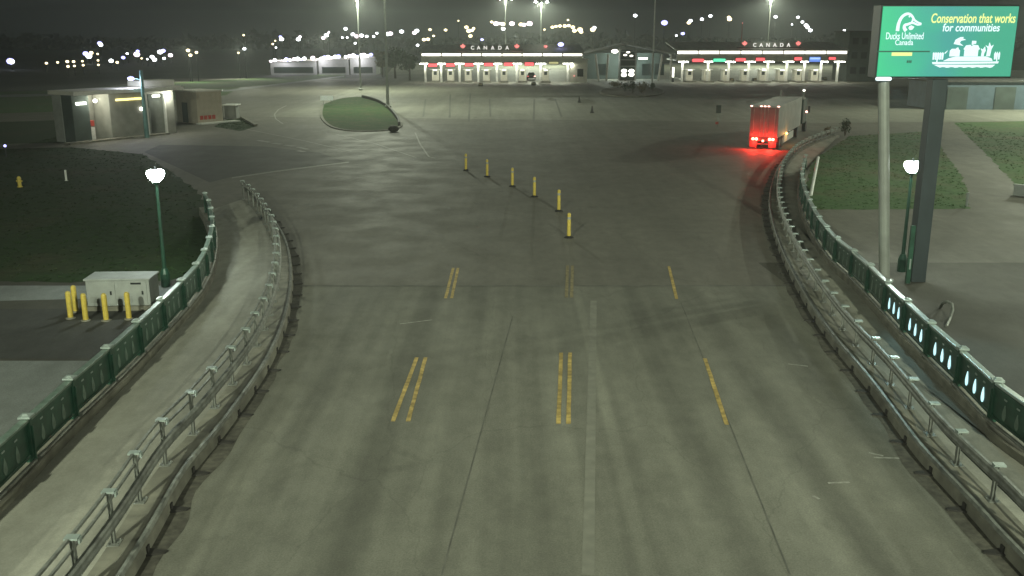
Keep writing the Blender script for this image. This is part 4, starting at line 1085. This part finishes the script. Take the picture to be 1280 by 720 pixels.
q = at(288, 148); sh = thing('shelter', 'low grey shelter with a white awning right of the beige hut', 'shelter', q)
MB().box((0, 0.8, 0.7), (1.3, 1.4, 1.4)).build('wall', M['grey_wall'], sh); MB().box((0.1, 0.3, 1.5), (1.6, 2.2, 0.1)).build('awning', M['white'], sh)
for x in (-.6, .75): MB().tube((x, -0.6, 0), (x, -0.6, 1.46), 0.03, n=6).build('post', M['galv'], sh)
o = MB().prism([at(300, 147.5), at(303, 147.5), at(322, 157.5), at(318, 158)], (0, 0, 0.2)).build('kerb', M['kerb']); tag(o, kind='structure')
# sign by the island
q = at(409, 132); si = thing('road_sign', 'small pale rectangular sign at the left tip of the grass island', 'sign', q)
MB().box((0, 0, 0.98), (1.7, 0.05, 0.6)).build('panel', M['sign_white'], si)
for x in (-.5, .5): MB().tube((x, 0.05, 0), (x, 0.05, 1.1), 0.03, n=6).build('post', M['galv'], si)
o = MB().sweep(smooth_line([at(*p) for p in [(453, 122.5), (470, 127), (484, 135), (497, 150), (499, 158)]], 0.6), [(-.12, 0), (.12, 0), (.12, .45), (-.12, .45)]).build('low_wall', M['dark_roof']); tag(o, 'low dark wall curving along the right edge of the grass island', 'wall')
o = MB().ball((0, 0, .3), .55, 10, (1, 1, .6)).build('boulder', M['near_black']); o.location = at(492, 165); tag(o, 'dark boulder at the corner of the grass island', 'boulder')
# signs beyond the bridge on the right
q = at(897, 158); s1 = thing('road_sign', 'small dark square sign on a thin post left of the truck', 'sign', q)
MB().tube((0, 0, 0), (0, 0, 2.2), 0.03, n=6).build('post', M['galv'], s1); MB().box((0, -0.05, 1.75), (0.5, 0.04, 0.8)).build('panel', M['dark_wall'], s1); MB().box((-0.1, -0.05, 0.35), (0.3, 0.04, 0.25)).build('reflector', M['red_box'], s1)
q = at(1139, 131); s2 = thing('road_sign', 'dark square sign on the plaza between the billboard columns', 'sign', q)
for x in (-.45, .45): MB().tube((x, 0, 0), (x, 0, 2.2), 0.04, n=6).build('post', M['galv'], s2)
MB().box((0, -0.06, 1.5), (1.3, 0.06, 1.6)).build('panel', M['dark_wall'], s2)
q = at(1150, 130); s3 = thing('gate_post', 'slim dark gate post with a stay beside the square sign', 'gate post', q)
MB().tube((0, 0, 0), (0, 0, 2.6), 0.09, n=8).build('post', M['dark'], s3); MB().tube((0, 0, 1.6), (0.9, 0, 0), 0.05, n=6).build('stay', M['dark'], s3)
o = MB().tube(at(1013, 245), at(1021.5, 213) + Vector((0, 0, 0.9)), 0.11, 0.09, 10).build('leaning_pole', M['white']); tag(o, 'white painted pole leaning beside the far end of the right parapet', 'pole')
o = MB().box((0, 0, .35), (.09, .09, .7)).box((0, 0, 0.72), (.12, .12, .06)).build('marker_post', M['box_white']); o.location = at(1208, 258); tag(o, 'short pale marker post at the corner of the right lawn', 'marker post')
o = MB().box((0, 0, .3), (1.6, .18, .6)).box((0, 0, .63), (1.7, .26, .06)).build('low_wall', M['box_white']); o.location = at(1284, 246); o.rotation_euler = (0, 0, R(-55)); tag(o, 'short white wall at the right edge on the far lawn', 'wall')

# ------------------------------------------------------------------ buildings further off
q = plane(1078, 100, 200)
ob = thing('office_block', 'dark office block at the right end of the right canopy', 'building', (q.x, 202, 0))
MB().box((0, 3, 4.9), (6.4, 9, 9.8)).build('wall', M['dark_wall'], ob); MB().box((0, 3, 9.9), (6.8, 9.4, 0.25)).build('roof', M['dark_roof'], ob)
for z in (2.2, 5.2, 8.0):
    for x in (-1.9, 0, 1.9): MB().box((x, -1.53, z), (1.2, 0.06, 1.3)).build('window', M['glass'], ob)
q = at(1165, 137)
sd = thing('halo_shed', 'long low blue shed added for the screen halo behind the billboard columns', 'shed', q)  # added in place of the screen's bluish halo; blue put into its walls
MB().box((10.5, 4, 1.7), (21, 8, 3.4)).build('wall', M['halo_blue'], sd); MB().box((10.5, 4, 3.5), (21.5, 8.6, 0.2)).build('roof', M['dark_roof'], sd)
MB().box((3.0, -0.04, 1.4), (2.6, 0.06, 2.8)).build('door', M['dark_wall'], sd); MB().box((9.0, -0.04, 1.4), (2.6, 0.06, 2.8)).build('door', M['dark_wall'], sd)
# shop with lamps along its eaves
YD = 236.0
q0, q1 = px_x(336, YD), px_x(470, YD)
df = thing('roadside_shop', 'long pale shop with rows of lamps along its eaves on the left', 'shop', (q0, YD, 0))
wd = q1 - q0
for a, b_, hh in ((0.5, 11.5, 3.2), (12.0, 19.2, 3.6), (19.6, wd, 4.0)):
    MB().box(((a + b_) / 2, 4, hh / 2), (b_ - a, 8, hh)).build('wall', M['grey_wall'], df)
    MB().box(((a + b_) / 2, 3.6, hh + 0.12), (b_ - a + .5, 9.2, 0.24)).build('roof', M['roof'], df)
    MB().box(((a + b_) / 2, -0.03, 1.1), (b_ - a - 1.6, 0.06, 1.4)).build('window', M['glass'], df)
def eave(px, py, m_, r=0.3):
    p = plane(px, py, YD - 0.9); MB().ball((p.x - q0, -0.9, p.z), r, 8, (1.2, 1, 1)).build('eave_lamp', M[m_], df)
for i, px in enumerate([338.5, 343.5, 358, 362.5, 367.5, 372, 376.5, 380.5, 391, 401.5, 405.5, 410, 414.5, 419, 423, 432, 437, 441.5, 446, 450.5, 455, 459.5, 464]):
    eave(px, 76 - (px - 338) * 0.058 + (0.6 if i % 3 == 0 else -.4), ['pink_far', 'white_far', 'blue_far', 'white_far'][i % 4], 0.3 + 0.08 * (i % 3))
for k in range(3): point('eave_light', (q0 + 4 + 9 * k, YD - 2.2, 3.6), 900, (.95, .9, 1), .3)
v = thing('parked_van', 'white van parked before the shop on the left', 'van', at(365, 92.5), R(80))
MB().box((0, 0, 1.1), (2.0, 5.2, 1.5)).build('body', M['white'], v, bevel=.15); MB().box((0, 2.2, 1.3), (1.8, 0.9, .7)).build('windscreen', M['glass'], v)
for s in (-1, 1):
    for y in (-1.7, 1.7): MB().tube((s * .75, y, .36), (s * 1.03, y, .36), .36, n=12).build('wheel', M['rubber'], v)

# trees on the left of the left canopy
def tree(label, loc, h, r, group, lm='leaf', n=900):
    root = thing('broadleaf_tree', label, 'tree', loc, random.uniform(0, 6), group)
    tk_ = MB().tube((0, 0, 0), (0.1, 0, h * .45), h * .035, h * .02, 8); mb = MB()
    for _ in range(9):
        a = random.uniform(0, 2 * PI); rr = random.uniform(0.1, r * .7); zz = h * random.uniform(.42, .86)
        e = Vector((math.cos(a) * rr, math.sin(a) * rr, zz)); tk_.tube((0.1, 0, h * random.uniform(.25, .45)), e, h * .013, h * .005, 6)
        leaves(mb, e, r * random.uniform(.35, .55), n // 9, 0.32, (1, 1, .8))
    tk_.build('trunk', M['bark'], root); mb.build('crown', M[lm], root)
    return root
tree('dark tree just left of the left canopy', (px_x(512, 205), 205, 0), 6.6, 2.6, 'trees beside the left canopy')
tree('dark tree between the shop and the left canopy', (px_x(494, 215), 215, 0), 7.0, 3.0, 'trees beside the left canopy')
tree('olive tinted tree next to the shop', (px_x(478, 222), 222, 0), 6.2, 2.4, 'trees beside the left canopy', 'dry_leaf')

# far wood along the horizon
tl_ = MB()
for k in range(620):
    x = random.uniform(-560, 620); y = random.uniform(640, 760); h = random.uniform(5, 11) * (1 + .3 * math.sin(x * .03))
    leaves(tl_, (x, y, h * .5), h * .62, 16, 2.4, (1.1, 1, .9))
tag(tl_.build('treeline', M['tree_far']), kind='stuff')

# ------------------------------------------------------------------ far street lamps
GLOBES = {}
def far_lamp(px, py, m_, Y, r, label, group):
    p = plane(px, py, Y)
    h = max(1.5, p.z)
    mb = MB().mi(0).tube((0, 0, 0), (0, 0, h - r * .4), 0.09 + Y * .0002, 0.06, 6).mi(1).ball((0, 0, h), r, 8, (1.15, 1, .85))
    o = mb.build('far_street_lamp', [M['dark'], M[m_]]); o.location = (p.x, Y, 0)
    return tag(o, label, 'street lamp', group)
W_, WA, BL, PK = 'white_far', 'warm_far', 'blue_far', 'pink_far'
LAMPS = [
 ('big violet white lamp alone at the far left edge', 'far lamps left of the toll house', 330, [(13, 76.5, BL, 1.5), (14.5, 77.2, W_, 1.1)]),
 ('small warm lamp in the row above the toll house', 'far lamps above the toll house', 300, [(58, 79, WA, .55), (72, 78, WA, .5), (84, 77, WA, .65), (85, 83, WA, .6), (92, 77, WA, .6), (93, 82.5, WA, .5), (103, 76.5, WA, .45), (104, 81.5, WA, .5), (122, 67.5, WA, .45), (122.5, 75.5, WA, .45), (123, 81, WA, .45)]),
 ('bright violet lamp cluster above the toll house roof', 'violet lamps above the toll house', 330, [(107, 67, BL, 1.1), (111, 70, W_, 1.2), (114, 66, WA, .8), (124.5, 54, BL, .9), (126, 56, W_, .8)]),
 ('cold white lamp in the bright cluster right of the toll lamp post', 'bright cluster beyond the toll house', 340, [(139, 76, W_, .9), (146.5, 78, WA, .6), (154, 72, BL, .8), (159, 67, W_, .5), (171, 68, PK, 1.2), (172, 64, BL, .7), (177, 73, WA, .4), (184, 74, W_, .4), (190, 71, W_, .8), (193, 74.5, W_, .9), (200, 65, W_, 1.0), (204, 63.5, BL, .9), (205, 73, W_, .6), (213, 69, PK, .9)]),
 ('warm white lamp on a pole above the beige hut', 'far lamps above the beige hut', 200, [(235, 63, WA, .75), (238, 69, WA, .7), (245.5, 65.5, WA, .6)]),
 ('white lamp over the dark field left of the shop', 'far lamps over the dark field', 215, [(304.5, 44, WA, .5), (305.5, 61, W_, .75), (298, 66, WA, .5)]),
 ('bright flood lamp above the shop roof', 'flood lamps above the shop', 290, [(352, 49, W_, 1.0), (350.5, 46, BL, .7), (373, 49, W_, 1.0), (375, 46, PK, .7), (404, 47.5, PK, .9), (408, 44, W_, 1.0), (411, 40.5, PK, .5)]),
 ('small lamp left of the flood lamps above the shop', 'small lamps above the shop', 320, [(341, 55, WA, .55), (345, 59.5, W_, .45), (344, 51, WA, .4)]),
 ('small town lamp between the two masts on the left', 'town lamps between the masts', 460, [(432, 36, W_, .85), (428, 47, W_, .5), (434, 47, W_, .5), (441, 43, W_, .9), (446, 45.5, PK, 1.0), (452, 44.5, W_, 1.0), (458.5, 45.5, W_, .7), (467, 45.5, W_, .6), (471, 41.5, W_, .6), (444, 54, W_, .6)]),
 ('town lamp over the dark trees left of the canopy', 'town lamps over the dark trees', 470, [(484, 42.5, W_, 1.1), (488, 42, PK, 1.1), (502, 39.5, W_, 1.0), (518, 41, PK, 1.0), (521, 38.5, W_, 1.0), (537.5, 37, WA, .7), (530, 49.5, WA, .9), (535, 49, WA, .9), (542, 45, WA, .6), (557, 37.5, WA, .75), (522, 56.5, W_, .7), (573, 26, WA, .4)]),
 ('warm town lamp above the left canopy letters', 'warm town lamps above the letters', 520, [(583, 34, WA, .9), (586, 38.5, WA, 1.1), (590, 38, WA, .8), (592, 35.5, WA, .7), (588, 45, WA, .9)]),
 ('violet lamp just above the letters of the left canopy', 'violet lamps above the letters', 300, [(602.5, 49.5, BL, .7)]),
 ('warm white lamp in the row high above the left canopy', 'row of lamps above the left canopy', 520, [(614.5, 27.5, WA, .7), (620, 29.5, PK, 1.2), (624, 29.5, PK, .8), (628.5, 30, WA, 1.1), (629, 36, W_, .9), (640, 29.5, PK, 1.2), (651, 30.5, WA, 1.0), (655, 31, PK, 1.0), (662, 29.5, PK, 1.3), (680.5, 37, WA, .5), (690.5, 34, WA, .8), (695, 33, WA, .7), (700, 32.5, WA, .8), (706, 32.5, WA, .9), (711, 32, WA, .8), (716, 34, WA, .9), (718, 38.5, WA, 1.0), (725, 37, WA, 1.2), (726.5, 40, WA, .9), (710, 25, WA, .5)]),
 ('white lamp above the roof of the pavilion', 'lamps above the pavilion', 480, [(741, 37, WA, 1.2), (743, 34.5, W_, .8), (794, 19.5, W_, .9)]),
 ('large cold blue lamp right of the white pole', 'blue lamps right of the white pole', 430, [(830.5, 28.5, BL, 1.5), (829.5, 29.2, W_, 1.0), (853.5, 42, BL, .9), (845.5, 44.5, W_, .5)]),
 ('warm white town lamp above the right canopy', 'town lamps above the right canopy', 500, [(861, 28.5, WA, .9), (863, 26, W_, .9), (877.5, 24, W_, .8), (888, 20, W_, .8), (912, 24, WA, 1.1), (911, 21.5, WA, .8), (969.5, 21, W_, .8), (990, 30.5, W_, .4), (997.5, 21.5, W_, .7), (1003, 27.5, W_, .7), (1007.5, 31.5, W_, .9), (1009.5, 34, W_, .9), (1013, 38, W_, .9), (1055.5, 38, W_, .6)]),
]
for lab, grp, Y, ls in LAMPS:
    for px, py, m_, r in ls:
        yy = Y
        if py > 46: yy = min(Y, 7.2 * 1200 / (py - 45))      # keep every lamp standing above the ground
        far_lamp(px, py, m_, yy, r * yy / 480 * (1.15 if px < 260 else 0.95), lab, grp)

for px, py, Y, pw in ((238, 69, 200, 5000), (305.5, 61, 215, 6000), (404, 47.5, 250, 7000)):
    p = plane(px, py, Y); spot('street_light', (p.x, Y - 1, max(6.5, p.z)), pw, 135, (0.95, 1, .8), .5, (p.x, Y - 9, 0))

# ------------------------------------------------------------------ night air
HAZE = 0.00056
hz = MB().box((0, 420, 14.5), (1500, 940, 31.5)).build('haze', M['land'])
hm = bpy.data.materials.new('night haze'); hm.use_nodes = True
nt = hm.node_tree; nt.nodes.clear()
out = nt.nodes.new('ShaderNodeOutputMaterial'); pvn = nt.nodes.new('ShaderNodeVolumePrincipled')
pvn.inputs['Density'].default_value = HAZE; pvn.inputs['Color'].default_value = (0.85, 0.9, 0.88, 1); pvn.inputs['Anisotropy'].default_value = 0.6
nt.links.new(pvn.outputs[0], out.inputs['Volume'])
hz.data.materials.clear(); hz.data.materials.append(hm); tag(hz, kind='stuff')
hm.volume_intersection_method = 'FAST' if hasattr(hm, 'volume_intersection_method') else 'FAST'

# ------------------------------------------------------------------ night sky and moon
w = bpy.data.worlds.new('World'); scene.world = w; w.use_nodes = True
N, L = w.node_tree.nodes, w.node_tree.links
bg = N['Background']; bg.inputs['Strength'].default_value = 1.0
sk = N.new('ShaderNodeTexSky'); sk.sky_type = 'NISHITA'; sk.sun_disc = False; sk.sun_elevation = R(25); sk.sun_rotation = R(140)
sc_ = N.new('ShaderNodeVectorMath'); sc_.operation = 'SCALE'; sc_.inputs['Scale'].default_value = 0.0006
L.new(sk.outputs[0], sc_.inputs[0])
ad = N.new('ShaderNodeVectorMath'); ad.operation = 'ADD'; ad.inputs[1].default_value = (0.0085, 0.0108, 0.0112)
L.new(sc_.outputs[0], ad.inputs[0]); L.new(ad.outputs[0], bg.inputs['Color'])
sl = bpy.data.lights.new('moon', 'SUN'); sl.energy = 0.02; sl.angle = R(1); sl.color = (.9, .95, 1)
so = bpy.data.objects.new('moon', sl); COL.objects.link(so); so.rotation_euler = (R(65), 0, R(40))

# ------------------------------------------------------------------ render settings
scene.view_settings.view_transform = 'Standard'
scene.view_settings.look = 'None'
scene.view_settings.exposure = 0.0
scene.view_settings.gamma = 1.0
try:
    c = scene.cycles
    c.use_denoising = True; c.max_bounces = 5; c.diffuse_bounces = 2; c.glossy_bounces = 2; c.transmission_bounces = 2; c.volume_bounces = 0
    c.sample_clamp_indirect = 4.0; c.caustics_reflective = False; c.caustics_refractive = False
    c.use_light_tree = True
except Exception as ex:
    print(ex)
